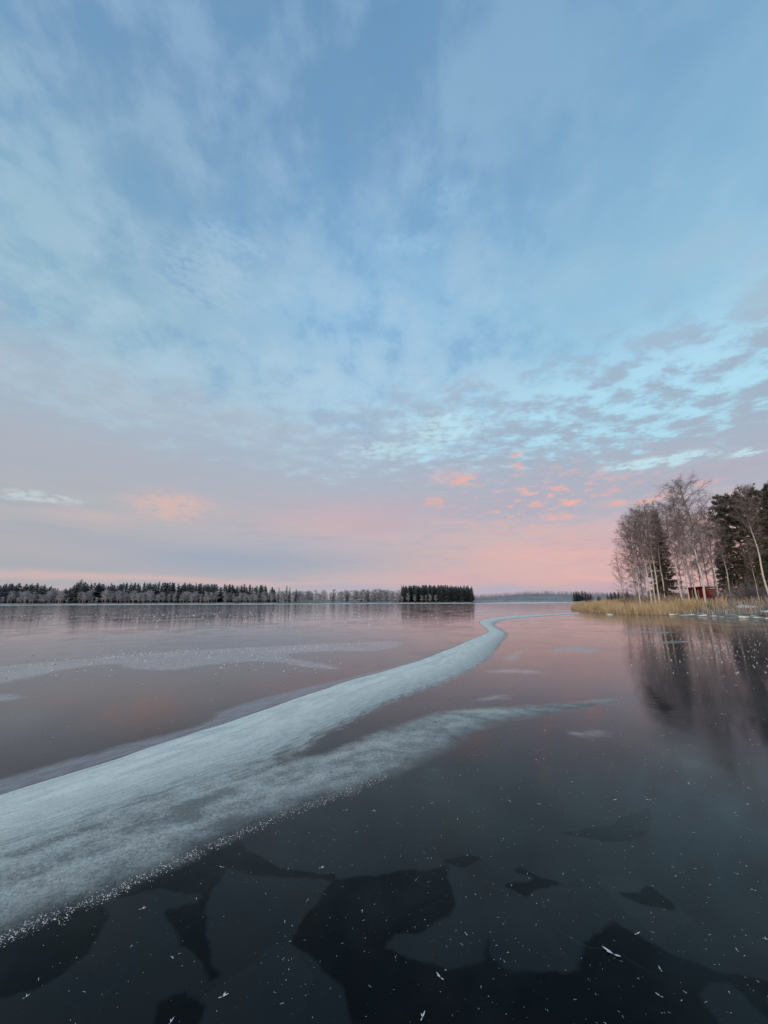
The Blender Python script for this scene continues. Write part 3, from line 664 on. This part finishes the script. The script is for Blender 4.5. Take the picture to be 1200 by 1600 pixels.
L3 = ['dim spruce behind the left side of the big dark pine', 'dim spruce behind the right side of the big dark pine', 'dim spruce at the right edge of the view, far back', 'low distant spruce between the red shed and the big dark pine']
for px, Y, tp_ in ((1158, 60, 820), (1195, 64, 826), (1240, 60, 810), (1140, 72, 850)): conifer(px, Y, tp_, SPRUCE, L3.pop(0), G3, hw=1.25)
# bare shrubs under the trees
sh = []
for s_ in range(3):
    r = np.random.default_rng(60 + s_); A, B, RA, RB = [], [], [], []
    for i in range(60):
        d = unit(np.array([r.standard_normal() * .5, r.standard_normal() * .5, 1.0])); p0 = np.array([r.standard_normal() * .25, r.standard_normal() * .25, -.1]); L = .9 + 1.4 * r.random(); pts = [p0]
        for s in range(3): d = unit(d + r.standard_normal(3) * .2); pts.append(pts[-1] + d * L / 3)
        for s in range(3): A.append(pts[s]); B.append(pts[s + 1]); RA.append(.012 - .002 * s); RB.append(.010 - .002 * s)
        for s in range(11):
            b0 = pts[1 + s % 3] - d * r.random() * .2; td = unit(d + r.standard_normal(3) * .6); A.append(b0); B.append(b0 + td * (.25 + .4 * r.random())); RA.append(.008); RB.append(.005)
    sh.append(M2('shrub', sticks(A, B, RA, RB)))
for px, Y, sc_, lb in ((985, 57, 1.3, 'bare brown shrub beside the small crooked birch'), (1052, 50, 1.1, 'bare shrub at the foot of the dark spruce'), (1064, 56, 1.3, 'bare shrub left of the red shed wall'),
                       (1130, 50, 1.2, 'bare shrub right of the red shed'), (1160, 47, 1.25, 'tangled bare shrub under the big dark pine'), (1176, 46, 1.2, 'bare shrub by the short young birch'),
                       (1196, 46, 1.4, 'bare shrub at the foot of the rightmost birch'), (1006, 54, 1.2, 'bare shrub under the left birch clump')):
    x = col_x(px, Y); tag(obj('bare_shrub', sh[px % 3], dim_twig if px > 1100 else twig, None, (x, Y, bank_z(x, Y)), px, sc_), lb, 'shrub', 'bare shrubs under the grove')

# ------------------------------------------------------------------ red shed
def boxvf(x0, x1, y0, y1, z0, z1):
    V = np.array([(x, y, z) for z in (z0, z1) for y in (y0, y1) for x in (x0, x1)], float)
    return V, np.array([(0, 2, 3, 1), (4, 5, 7, 6), (0, 1, 5, 4), (2, 6, 7, 3), (0, 4, 6, 2), (1, 3, 7, 5)])
red = simple('red_paint', (0.17, 0.015, 0.012, 1), (0.28, 0.028, 0.021, 1), 2.2, .75, .2, stretch=(7, 7, 1))
white_b = simple('white_boards', (0.55, 0.53, 0.5, 1), (0.72, 0.7, 0.67, 1), 3)
dark_in = simple('dark_doorway', (0.02, 0.015, 0.012, 1), (0.04, 0.03, 0.025, 1), 3)
sx, sy = col_x(1101, 54), 54.0
shed = tag(obj('shed', None, None, None, (sx, sy, bank_z(sx, sy) - .1), R(-75), (.8, .72, 1.0)), 'small red wooden shed with snowy roof among the birches', 'shed')
w2 = 1.9   # local box: x from -2.6 to 0 faces left of the corner, y from 0 to 3.4 runs back; corner at origin
wall = [boxvf(-2.6, -1.75, 0, .12, 0, 2.15), boxvf(-.85, 0, 0, .12, 0, 2.15), boxvf(-1.75, -.85, 0, .12, 1.85, 2.15), boxvf(-.12, 0, .12, 3.4, 0, 2.147), boxvf(-2.6, -2.48, .12, 3.4, 0, 2.147), boxvf(-2.48, -.12, 3.28, 3.4, 0, 2.14)]
obj('wall', M2('wall', join(wall)), red, shed)
nplank = 14
pm = M2('plank', boxvf(0, .2, 0, .022, .02, 2.12)); pm.materials.append(red)
for i in range(nplank):                         # vertical boards on the long side
    o = obj('plank', pm, None, shed, (0.002, .16 + i * .228, 0), R(90)); o.location.x = .024
for xq in (-2.58, -2.36, -2.14, -.62, -.40, -.20): obj('plank', pm, None, shed, (xq, -.024, 0))
obj('corner_board', M2('corner_board', join([boxvf(-.0, .13, -.03, -.002, 0, 2.14), boxvf(.028, .05, -.002, .12, 0, 2.139)])), white_b, shed)
dr_ = obj('doorway_shade', M2('doorway_shade', boxvf(-1.72, -.88, .06, .10, .02, 1.83)), dark_in, shed)  # near-black panel paints the shade inside the open doorway
obj('handle', M2('handle', boxvf(-1.02, -.98, .03, .06, .95, 1.08)), white_b, dr_)
fr_ = M2('door_jamb', boxvf(0, .10, -.035, .05, 0, 1.95)); fr_.materials.append(white_b)
obj('door_jamb', fr_, None, shed, (-1.85, 0, 0)); obj('door_jamb', fr_, None, shed, (-.85, 0, 0))
Vr = np.array([(-2.9, -.35, 2.16), (.35, -.35, 2.30), (.35, 3.7, 2.30), (-2.9, 3.7, 2.16), (-2.9, -.35, 2.26), (.35, -.35, 2.40), (.35, 3.7, 2.40), (-2.9, 3.7, 2.26)])
FB = np.array([(3, 2, 1, 0), (4, 5, 6, 7), (0, 1, 5, 4), (1, 2, 6, 5), (2, 3, 7, 6), (3, 0, 4, 7)])
roof = obj('roof', mesh_np('roof', Vr, FB), dark_in, shed)
Vs = Vr.copy(); Vs[:4, 2] = Vr[4:, 2] + .002; Vs[4:, 2] = Vr[4:, 2] + .075; Vs[:, :2] = Vs[:, :2] * .985 + np.array([-.02, .02])
obj('snow_cover', mesh_np('snow_cover', Vs, FB), snow, roof)

# ------------------------------------------------------------------ boulders and snowy slabs along the ice edge
def lump(seed, n=3, rough=.25, flat=1.0):
    import bmesh
    bm = bmesh.new(); bmesh.ops.create_icosphere(bm, subdivisions=n, radius=1.0); r = np.random.default_rng(seed)
    dirs = r.standard_normal((9, 3)); dirs /= np.linalg.norm(dirs, axis=1)[:, None]; cut = .62 + .3 * r.random(9)
    for v in bm.verts:
        c_ = np.array(v.co); 
        for d, k_ in zip(dirs, cut):
            e = c_ @ d
            if e > k_: c_ = c_ - d * (e - k_) * .85
        c_ = c_ * (1 + rough * .25 * r.standard_normal() * .25); v.co = c_ * np.array([1, 1, flat])
    me = bpy.data.meshes.new('boulder'); bm.to_mesh(me); bm.free(); me.polygons.foreach_set('use_smooth', [True] * len(me.polygons))
    return me
def boulder(px, py, w, h, label, cap=True, group=None, seed=0):
    x, y = ground(px, py); s = math.hypot(x, y) / F_PX * 0.94; s *= 1 / math.cos(math.atan2(x, y)) * .8
    rx, rz_ = w * s / 2, h * s * .8
    o = tag(obj('boulder', lump(seed), rock, None, (x, y + rx * .1, rz_ * .4), seed, (rx, rx * .8, rz_ * .7)), label, 'rock', group)
    if cap:
        me = lump(seed + 100, 3, .1); obj('snow_cap', me, snow, o, (0.05, 0, .48), 0, (.80, .80, .58))
    return o
boulder(1174, 962, 36, 13, 'large brown boulder with a cap of snow at the ice edge', True, None, 3)
for i, (px, py, w, h, cap) in enumerate(((1130, 961, 16, 6, True), (1102, 960, 12, 5, False), (1085, 959, 9, 4, True), (1146, 960, 12, 5, True), (1196, 964, 14, 7, True), (1064, 958.5, 9, 4, False), (1212, 966, 22, 9, True), (1120, 957, 8, 6, False))):
    boulder(px, py, w, h, 'small dark shore rock ' + ('dusted with snow' if cap else 'free of snow') + ' at the foot of the grassy bank', cap, 'small rocks along the ice edge', 10 + i)
slab_l = 'thin snow-covered ice floe lying along the edge of the right shore'
for i in range(44):
    px = 1050 + 165 * ((i + .3 * math.sin(i * 5.1)) / 44) ** .9; py = 962.5 + 4.4 * (px - 1050) / 150 + random.uniform(-3.6, .3); x, y = ground(px, py); r = np.random.default_rng(200 + i)
    n = 9; a = np.sort(r.random(n) * 6.28); rad = .16 + .42 * r.random() ** 1.5; e = np.stack([np.cos(a) * rad * (1 + .5 * r.random(n)), np.sin(a) * rad * .6 * (1 + .4 * r.random(n))], 1); th = .06 + .10 * r.random()
    V = np.vstack([np.column_stack([e, np.zeros(n)]), np.column_stack([e * .9, np.full(n, th) + .03 * r.random(n)]), [[0, 0, th * 1.25]]])
    Fv = [(j, (j + 1) % n, n + (j + 1) % n) for j in range(n)] + [(j, n + (j + 1) % n, n + j) for j in range(n)] + [(n + j, n + (j + 1) % n, 2 * n) for j in range(n)]
    o = obj('ice_floe', mesh_np('ice_floe', V, Fv), snow, None, (x, y, -.012), r.random() * .6 - .3)
    o.rotation_euler = (r.standard_normal() * .05, r.standard_normal() * .06, r.random() * .8 - .4)
    tag(o, slab_l, 'ice floe', 'snowy floes along the shore')
x, y = ground(952, 960.5)
tag(obj('snow_lump', lump(77), snow, None, (x, y, .03), 0, (.45, .3, .11)), 'small white lump of snow on the ice in front of the reeds', 'snow lump')

# ------------------------------------------------------------------ far shore
SHORE2 = smooth_line(FAR_SHORE, 1)
n_s = len(SHORE2); inner = []
strip_v, strip_f = [], []
nrm = np.zeros_like(SHORE2); tg = np.gradient(SHORE2, axis=0); nrm[:, 0], nrm[:, 1] = -tg[:, 1], tg[:, 0]; nrm /= np.linalg.norm(nrm, axis=1)[:, None]
nrm[nrm[:, 1] < 0] *= -1
dense = np.linspace(0, n_s - 1, 400); ss = np.stack([np.interp(dense, np.arange(n_s), SHORE2[:, i]) for i in (0, 1)], 1); nn = np.stack([np.interp(dense, np.arange(n_s), nrm[:, i]) for i in (0, 1)], 1)
offs = [(-4, -.05), (0, .12), (4, .5), (9, .8), (30, 1.6), (120, 3.0), (500, 5.0)]
gv = np.concatenate([np.column_stack([ss + nn * o_ + (np.random.default_rng(5).standard_normal((400, 2)) * 1.2 if o_ < 5 else 0), np.full(400, z_) + (.25 * vnoise(dense * 1.7, dense * 0 + o_, 8) if z_ > .1 else 0)]) for o_, z_ in offs])
gf = np.array([(i * 400 + j, i * 400 + j + 1, (i + 1) * 400 + j + 1, (i + 1) * 400 + j) for i in range(len(offs) - 1) for j in range(399)])
far_ground, g, p = material('far_shore_grass')
pos = g.n('ShaderNodeNewGeometry').outputs['Position']
g.L.new(g.mix(g.mr(g.noise(pos, .12, 5, .7), .4, .6), (0.24, 0.20, 0.13, 1), (0.46, 0.45, 0.43, 1)), p.inputs['Base Color']); p.inputs['Roughness'].default_value = .9
tag(obj('far_shore', mesh_np('far_shore', gv, gf, True), far_ground), kind='structure')

def far_spruce(seed, h=16.0, wd=2.6, nwh=15, per=7):
    r = np.random.default_rng(seed); V, Fv = [], []
    tv, tf = sticks([[0, 0, -.5]], [[0, 0, h * .97]], [.22], [.03]); V.append(tv); Fv.append(tf); o = len(tv)
    for i in range(nwh):
        t = .08 + .9 * i / (nwh - 1); L0 = wd * (1 - t) ** .6 * (1 if i % 2 else .8) + .15
        for j in range(per):
            a = j * 6.283 / per + i * .9 + r.random() * .6; L = L0 * (.5 + .7 * r.random()); z = h * t + r.standard_normal() * .25
            c_, s_ = math.cos(a), math.sin(a); w = .28 * L + .22
            V.append(np.array([(c_ * .05, s_ * .05, z + .55), (c_ * L * .6 - s_ * w, s_ * L * .6 + c_ * w, z - .12 * L), (c_ * L, s_ * L, z - .25 * L + .15 * t), (c_ * L * .6 + s_ * w, s_ * L * .6 - c_ * w, z - .12 * L)])); Fv.append(np.arange(4)[None] + o); o += 4
    return np.vstack(V), np.vstack(Fv)
def far_birch(seed, h=10.0, wd=2.8):
    r = np.random.default_rng(seed); A, B, RA, RB = [[0, 0, -.5]], [[.1, 0, h * .8]], [.13], [.03]
    for i in range(34):
        t = .15 + .7 * r.random(); a = r.random() * 6.28; L = wd * (1 - .55 * t) * (.5 + .6 * r.random()); d = unit(np.array([math.cos(a), math.sin(a), 1.0 + .5 * r.random()])); p0 = np.array([0, 0, h * t]); p1 = p0 + d * L
        A.append(p0); B.append(p1); RA.append(.05); RB.append(.03)
        for j in range(7):
            q_ = p0 + (p1 - p0) * (.2 + .8 * r.random()); e = q_ + unit(d + r.standard_normal(3) * .7) * (.5 + .9 * r.random()); A.append(q_); B.append(e); RA.append(.05); RB.append(.03)
    return sticks(A, B, RA, RB)
FS = [far_spruce(300 + i, 16, 2.2 + .5 * (i % 3), 14 + i % 3) for i in range(5)]
FB_ = [far_birch(320 + i, 10, 2.6 + .4 * (i % 3)) for i in range(5)]
FSm = [M2('far_conifer', v) for v in FS]; FBm = [M2('far_birch', v) for v in FB_]
for m_ in FSm: m_.materials.append(needle_f)
for m_ in FBm: m_.materials.append(frosted)
def shore_at(px, extra):
    """a point `extra` metres behind the far shoreline on photo column px"""
    d = ray(px, 940); dd = np.array([d.x, d.y]) / math.hypot(d.x, d.y)
    ts = np.linspace(150, 700, 1200); pts = dd[None] * ts[:, None]
    xs = np.interp(pts[:, 0], FAR_SHORE[:, 0], FAR_SHORE[:, 1]); i = int(np.argmax(pts[:, 1] > xs))
    return dd * (ts[i] + extra)
def far_tree(px, extra, hpx, kind, var, label, group, wscale=1.0):
    q = shore_at(px, extra); depth = q[1] * math.cos(PITCH); hh = hpx * depth / F_PX * .985
    me = (FSm if kind == 's' else FBm)[var % 5]; z = np.interp(extra, [0, 4, 9, 30, 120], [.12, .5, .8, 1.6, 3.0])
    s = hh / (16 if kind == 's' else 10)
    o = obj('spruce_tree' if kind == 's' else 'frosted_birch', me, None, None, (q[0], q[1], z - .2), random.random() * 6.28, (s * wscale, s * wscale, s))
    return tag(o, label, 'spruce' if kind == 's' else 'birch', group)
def prof(px, pts): return float(np.interp(px, [a for a, b in pts], [b for a, b in pts]))
SPR = [(-200, 30), (0, 30), (60, 30), (92, 22), (108, 24), (118, 34), (135, 31), (200, 31), (260, 32), (320, 29), (400, 27), (440, 23), (470, 17)]
BIR = [(-200, 20), (0, 19), (100, 21), (200, 21), (320, 18), (420, 17), (500, 20), (620, 20)]
lsp, gsp = 'dark frosted spruce in the forest edge on the far left shore', 'spruces on the far left shore'
lbi, gbi = 'grey frosted birch in front of the spruces on the far shore', 'frosted birches on the far shore'
for i in range(118):
    px = -70 + 500 * (i + random.random() * .9) / 118
    far_tree(px, 20 + 14 * random.random(), prof(px, SPR) * random.uniform(.78, 1.02), 's', i, lsp, gsp, random.uniform(1.4, 3.0))
for i in range(92):
    px = -70 + 694 * (i + random.random() * .9) / 92
    far_tree(px, 8 + 9 * random.random(), prof(px, BIR) * random.uniform(.5, 1.15), 'b', i, lbi, gbi, random.uniform(1.0, 1.9))
far_tree(122, 16, 38, 's', 1, 'tallest spruce of the far left forest, standing clear of its neighbours', None, 1.15)
far_tree(115, 18, 33, 's', 2, 'slim spruce just left of the tallest far spruce', None)
for px, hh, lb in ((447, 27, 'lone pointed spruce where the far forest thins out'), (452, 24, 'shorter spruce beside the lone pointed one'), (462, 22, 'small pointed spruce right of the lone pair'), (521, 20, 'single dark spruce among the grey far birches'), (542, 17, 'low dark conifer right of the single far spruce'),
                   (565, 19, 'left one of the dark pair of conifers on the far shore'), (575, 21, 'taller right one of the dark pair of conifers on the far shore'), (581, 18, 'short conifer right of the dark far pair'), (435, 25, 'pointed spruce at the end of the dense far forest'), (405, 28, 'slim spruce above the frosted birches near the forest end')):
    far_tree(px, 14, hh, 's', px, lb, None, 1.2 if px in (575, 565) else .9)
lis, gis = 'dark spruce in the dense clump on the far point', 'spruces on the far point'
for i in range(44):
    px = 629 + 110 * (i + random.random() * .8) / 44
    far_tree(px, 12 + 18 * random.random(), random.uniform(21.5, 27) * (1 if 633 < px < 724 else .84), 's', i, lis, gis, random.uniform(1.7, 3.0))
lib, gib = 'grey frosted birch at the foot of the spruce clump on the far point', 'frosted birches on the far point'
for i in range(7):
    px = 626 + 100 * (i + random.random()) / 12
    far_tree(px, 6 + 4 * random.random(), random.uniform(9, 15), 'b', i, lib, gib, 1.5)
lrs, grs = 'dark conifer in the far clump just left of the reed tip', 'conifers left of the reed tip'
for px, hh in ((898, 14), (902, 15.5), (906, 15), (911, 16), (916, 15), (920, 14.5), (924, 13.5), (935, 10), (938, 9.5), (950, 14), (956, 15), (962, 16), (968, 16), (975, 17), (982, 17)):
    far_tree(px, 20, hh, 's', px, lrs, grs, 3.2)

def merge(protos, places):
    """one mesh of many placed copies: (x, y, z, scale_xy, scale_z, rot, variant)"""
    parts = []
    for x, y, z, sxy, sz, rz, v in places:
        V, Fv = protos[v % len(protos)]; c_, s_ = math.cos(rz), math.sin(rz)
        parts.append((np.column_stack([(V[:, 0] * c_ - V[:, 1] * s_) * sxy + x, (V[:, 0] * s_ + V[:, 1] * c_) * sxy + y, V[:, 2] * sz + z]), Fv))
    return join(parts)
places, places_b = [], []
for i in range(330):
    px = -330 + 760 * random.random(); ex = 34 + 50 * random.random(); q = shore_at(max(px, -420), ex); hh = prof(px, SPR) * random.uniform(.75, .95) * q[1] / F_PX
    places.append((q[0], q[1], 1.6, hh / 16 * 2.0, hh / 16, random.random() * 6, i))
for i in range(170):
    px = 628 + 112 * random.random(); q = shore_at(px, 28 + 30 * random.random()); hh = random.uniform(18, 24) * q[1] / F_PX; places.append((q[0], q[1], 1.6, hh / 16 * 1.9, hh / 16, i, i))
for i in range(520):
    px = -330 + 960 * random.random(); q = shore_at(max(px, -420), 12 + 26 * random.random()); hh = prof(px, BIR) * random.uniform(.6, 1.0) * q[1] / F_PX
    places_b.append((q[0], q[1], 1.0, hh / 10 * 1.6, hh / 10, random.random() * 6, i))
tag(obj('spruce_forest', M2('spruce_forest', merge(FS, places)), needle_f), 'dark spruce wood closing the view behind the far shore', 'forest', kind='stuff')
tag(obj('birch_thicket', M2('birch_thicket', merge(FB_, places_b)), frosted), 'grey frosted thicket along the foot of the far forest', 'thicket', kind='stuff')

# ------------------------------------------------------------------ wooded hills beyond the lake
hx = np.linspace(-300, 3400, 160); Yh = np.array([700, 900, 1150, 1400, 1650, 2000])
def hill_z(x, Y):
    px = 600 + x / Y * F_PX / math.cos(PITCH)
    top = np.interp(px, [560, 640, 740, 780, 810, 850, 880, 930, 1000, 1300, 1900], [3, 4, 5, 7, 9.5, 11.5, 10, 9, 7, 8, 6])
    return top * 1500 / F_PX * sstep(700, 1500, Y) + 1.0 + 3 * (vnoise(x * .012, Y * .012, 31) - .5)
hv, hf = [], []
HX, HY = np.meshgrid(hx, Yh, indexing='ij'); hz = hill_z(HX, HY)
ii = np.arange(HX.size).reshape(HX.shape)
hf = np.stack([ii[:-1, :-1].ravel(), ii[1:, :-1].ravel(), ii[1:, 1:].ravel(), ii[:-1, 1:].ravel()], 1)
hill_m = simple('hill_ground', (0.22, 0.21, 0.22, 1), (0.44, 0.40, 0.42, 1), .01)  # distance haze is put into this pale ground colour
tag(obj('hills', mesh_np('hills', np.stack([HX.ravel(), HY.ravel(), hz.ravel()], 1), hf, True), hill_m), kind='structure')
mini = [far_spruce(350 + i, 16, 2.8, 6, 4) for i in range(3)]
pl = []
for i in range(2600):
    Y = 720 + 860 * random.random() ** .8; px = 560 + 560 * random.random(); x = col_x(px, Y); pl.append((x, Y, float(hill_z(np.array([x]), np.array([Y]))[0]), .8, random.uniform(.5, .85), i, i))
hill_n = twig_material('hill_needles', (0.20, 0.195, 0.205, 1), (0.52, 0.49, 0.51, 1))  # frosted needles, paled further by distance haze mixed into the colour
tag(obj('hill_forest', M2('hill_forest', merge(mini, pl)), hill_n), 'pale frosted, haze-tinted forest on the low hills beyond the lake', 'forest', kind='stuff')

# ------------------------------------------------------------------ frost flowers on the ice
frost_m = simple('frost_crystals', (0.60, 0.60, 0.59, 1), (0.84, 0.83, 0.82, 1), 30, .5, .4)
def blade_vf(L, w, a, tilt, off=(0, 0)):
    """a feather of frost: a thin ridged leaf, 10 triangles"""
    m = np.array([(0, 0, .0), (.35, .5, .03), (.75, .34, .05), (1, 0, .06), (.75, -.3, .05), (.35, -.5, .03)]); c_ = np.array([.5, 0, .10])
    P_ = np.vstack([m * [L, w, L], [c_ * [L, 1, L]]]); P_[:, 2] += P_[:, 0] * tilt
    ca, sa = math.cos(a), math.sin(a); P_ = np.column_stack([P_[:, 0] * ca - P_[:, 1] * sa + off[0], P_[:, 0] * sa + P_[:, 1] * ca + off[1], P_[:, 2] + .0008])
    Ft = [(i, (i + 1) % 6, 6) for i in range(6)] + [(0, 5, 4), (0, 4, 3), (0, 3, 2), (0, 2, 1)]
    return P_, np.array(Ft)
FLK = []
for i in range(7):
    r = np.random.default_rng(400 + i); parts = [blade_vf(1, .24, 0, .08), blade_vf(.6, .2, math.pi + .15, .10)]
    for j in range((1, 1, 0, 2, 1, 0, 2)[i]): parts.append(blade_vf(.28 + .2 * r.random(), .16, .5 + r.random() * 1.2, .3 + .4 * r.random(), (r.random() * .3, 0)))
    v, f_ = join(parts); v = v - [0.1, 0, 0]; me = mesh_np('frost_flake', v, f_); me.materials.append(frost_m); FLK.append(me)
def flake(px, py, lpx, a, label, group=None, v=0):
    x, y = ground(px, py); d = math.sqrt(x * x + y * y + CAM_H ** 2); s = lpx * d / F_PX / 2.3
    return tag(obj('frost_flake', FLK[v % 7], None, None, (x, y, 0.0), a, s), label, 'frost flake', group)
flake(957, 1490, 24, 2.35, 'largest feathery frost flake on the black ice at lower right', v=1)
flake(995, 1459, 11, .3, 'curved frost flake up and right of the largest one', v=2)
flake(688, 1527, 15, 2.2, 'white frost flake on the darkest ice at bottom centre', v=1)
flake(660, 1589, 15, 1.0, 'frost flake at the bottom edge below the centre', v=0)
flake(348, 1557, 14, .4, 'forked frost flake near the bottom, left of centre', v=3)
flake(266, 1598, 12, 1.3, 'upright frost flake at the bottom edge, left part', v=1)
flake(1032, 1515, 9, 1.4, 'rounded frost flake below and right of the largest one', v=2)
flake(1031, 1556, 9, 2.3, 'bright frost flake in the lower right dark ice', v=4)
flake(222, 1420, 10, .3, 'star-like frost flake on the grey plate at left', v=3)
flake(347, 1355, 9, 2.9, 'bright frost flake just below the frost sheet edge', v=0)
flake(502, 1356, 10, .2, 'frost flake left of the big black ice patch', v=3)
flake(583, 1267, 8, .2, 'bright frost flake near the lower edge of the frost sheet', v=4)
flake(960, 1250, 9, .2, 'pair-like frost flake on the grey ice right of centre', v=4)
flake(1014, 1250, 9, 2.9, 'bright frost flake near the right side, on grey ice', v=1)
fl, gl = 'small white frost flake scattered on the dark ice', 'small frost flakes on the ice'
SPOTS = [(720, 1212), (675, 1255), (797, 1252), (842, 1256), (715, 1280), (701, 1252), (650, 1375), (669, 1341), (880, 1366), (905, 1100), (850, 1142), (849, 1186), (838, 1187), (894, 1222), (1078, 1165), (1085, 1078), (1129, 1057), (1077, 1225), (1149, 1071),
         (1056, 1205), (1035, 1150), (1048, 1146), (1131, 1116), (1118, 1131), (1184, 1163), (1176, 1164), (1155, 1194), (1168, 1257), (1171, 1232), (1084, 1301), (1150, 1365), (1178, 1391), (1056, 1369), (1052, 1355), (1195, 1467), (1152, 1485), (728, 1459), (722, 1476), (788, 1502), (1070, 1550), (445, 1440), (566, 1424), (568, 1438),
         (465, 1265), (541, 1266), (557, 1300), (450, 1358), (480, 1407), (205, 1479), (269, 1496), (281, 1490), (440, 1568), (443, 1498), (100, 1445), (60, 1531), (40, 1558), (132, 1550), (307, 1405), (209, 1066), (222, 1070), (240, 1018 + 34), (345, 1110), (346, 1071), (269, 1128), (248, 1139), (196, 1124), (83, 1153), (62, 1068), (72, 1065), (100, 1060), (141, 1056), (320, 1050), (328, 1056), (340, 1066), (403, 1038), (417, 1039), (450, 1027)]
for i, (px, py) in enumerate(SPOTS): flake(px, py, random.uniform(4.5, 8), random.random() * 6.28, fl, gl, i)
cnt = 0
while cnt < 300 - len(SPOTS):
    px, py = random.uniform(420, 1210), 1000 + 600 * random.random() ** .9
    q = np.array([ground(px, py)])
    if poly_sdf(q, RIDGE)[0] > -.1 or poly_sdf(q, APRON)[0] > -.15: continue
    flake(px, py, random.uniform(2.0, 4.4) * (1 if py > 1100 else .8), random.random() * 6.28, fl, gl, cnt); cnt += 1

def crystals(pts, size, r, jitter=.5):
    """tiny upright frost grains, each a 3-sided pyramid of its own"""
    n = len(pts); s = (size * (1 - jitter / 2 + jitter * r.random(n)))[:, None]; a = r.random(n) * 6.28
    ang = a[:, None] + np.array([0, 2.094, 4.189]); st = (.5 + 1.2 * r.random((n, 1)))
    bx_ = np.stack([np.cos(ang) * s * .5 * st + pts[:, :1], np.sin(ang) * s * .5 + pts[:, 1:2], np.full((n, 3), .0005) + pts[:, 2:3]], -1)
    tip = np.stack([pts[:, 0] + r.standard_normal(n) * s[:, 0] * .3, pts[:, 1] + r.standard_normal(n) * s[:, 0] * .3, pts[:, 2] + s[:, 0] * .7], -1)[:, None]
    V = np.concatenate([bx_, tip], 1).reshape(-1, 3); o = (np.arange(n) * 4)[:, None]
    return V, np.concatenate([o + np.array([[0, 1, 3]]), o + np.array([[1, 2, 3]]), o + np.array([[2, 0, 3]])], 0)
# band of grains along the lower edge of the frost sheet
EDGE = G([(-60, 1500), (0, 1472), (80, 1440), (150, 1410), (240, 1367), (330, 1326), (400, 1294), (470, 1267), (530, 1244), (600, 1218)], 2)
tt = rng.random(1500); arc = np.concatenate([[0], np.cumsum(np.hypot(*np.diff(EDGE, axis=0).T))]); sa = tt ** 1.6 * arc[-1]
ex, ey = np.interp(sa, arc, EDGE[:, 0]), np.interp(sa, arc, EDGE[:, 1]); tx, ty = np.gradient(ex), np.gradient(ey)
off = rng.normal(0, 1, len(ex)) * .085 + .05
pts = np.column_stack([ex + off * .45, ey + off, np.full(len(ex), .001)]); sz = .0035 + .0045 * rng.random(len(ex)) ** 2
parts = [crystals(pts, sz, rng)]
# loose dust over the clear ice
n = 4600; th_ = rng.uniform(R(-52), R(56), n); rd = 1.5 * (22 / 1.5) ** rng.random(n)
d2 = np.column_stack([rd * np.sin(th_), rd * np.cos(th_), np.full(n, .001)])
d2 = d2[(poly_sdf(d2[:, :2], RIDGE) < 0) & (poly_sdf(d2[:, :2], APRON) < 0)]
dsz = np.linalg.norm(d2, axis=1) * .0008 + .0010
parts.append(crystals(d2, dsz * (rng.random(len(d2)) ** 2 * .9 + .45), rng))
# sparkling line in the frost streak far left, and loose bits on its fringe
def px_cloud(n, pts, sx_, sy_, r):
    pts = np.array(pts, float); t_ = r.random(n) * (len(pts) - 1); i = t_.astype(int); f = (t_ - i)[:, None]; c_ = pts[i] * (1 - f) + pts[i + 1] * f + r.standard_normal((n, 2)) * [sx_, sy_]
    return np.array([(*ground(a, b), .002) for a, b in c_])
s1 = px_cloud(900, [(150, 1028), (220, 1021), (300, 1019), (400, 1017), (480, 1011), (590, 1004)], 12, 2.6, rng); parts.append(crystals(s1, rng.random(len(s1)) ** 2 * .035 + .008, rng))
s2 = px_cloud(260, [(0, 1040), (150, 1032), (330, 1030), (500, 1040)], 30, 10, rng); parts.append(crystals(s2, rng.random(len(s2)) * .03 + .015, rng))
s3 = px_cloud(900, [(1000, 990), (1100, 1000), (1190, 1010)], 60, 22, rng); s3 = s3[(s3[:, 1] > 6) & (poly_sdf(s3[:, :2], BANK) < -.5)]; parts.append(crystals(s3, rng.random(len(s3)) ** 2 * .03 + .008, rng))
s4 = px_cloud(1100, [(0, 958), (200, 957), (400, 960), (620, 965)], 60, 7, rng); s4 = s4[(s4[:, 1] > 20) & (s4[:, 1] < 200)]; parts.append(crystals(s4, rng.random(len(s4)) ** 2 * .12 + .02, rng))
tag(obj('frost_crystals', M2('frost_crystals', join(parts)), frost_m), 'fine white frost grains dusted over the lake ice', 'frost', kind='stuff')
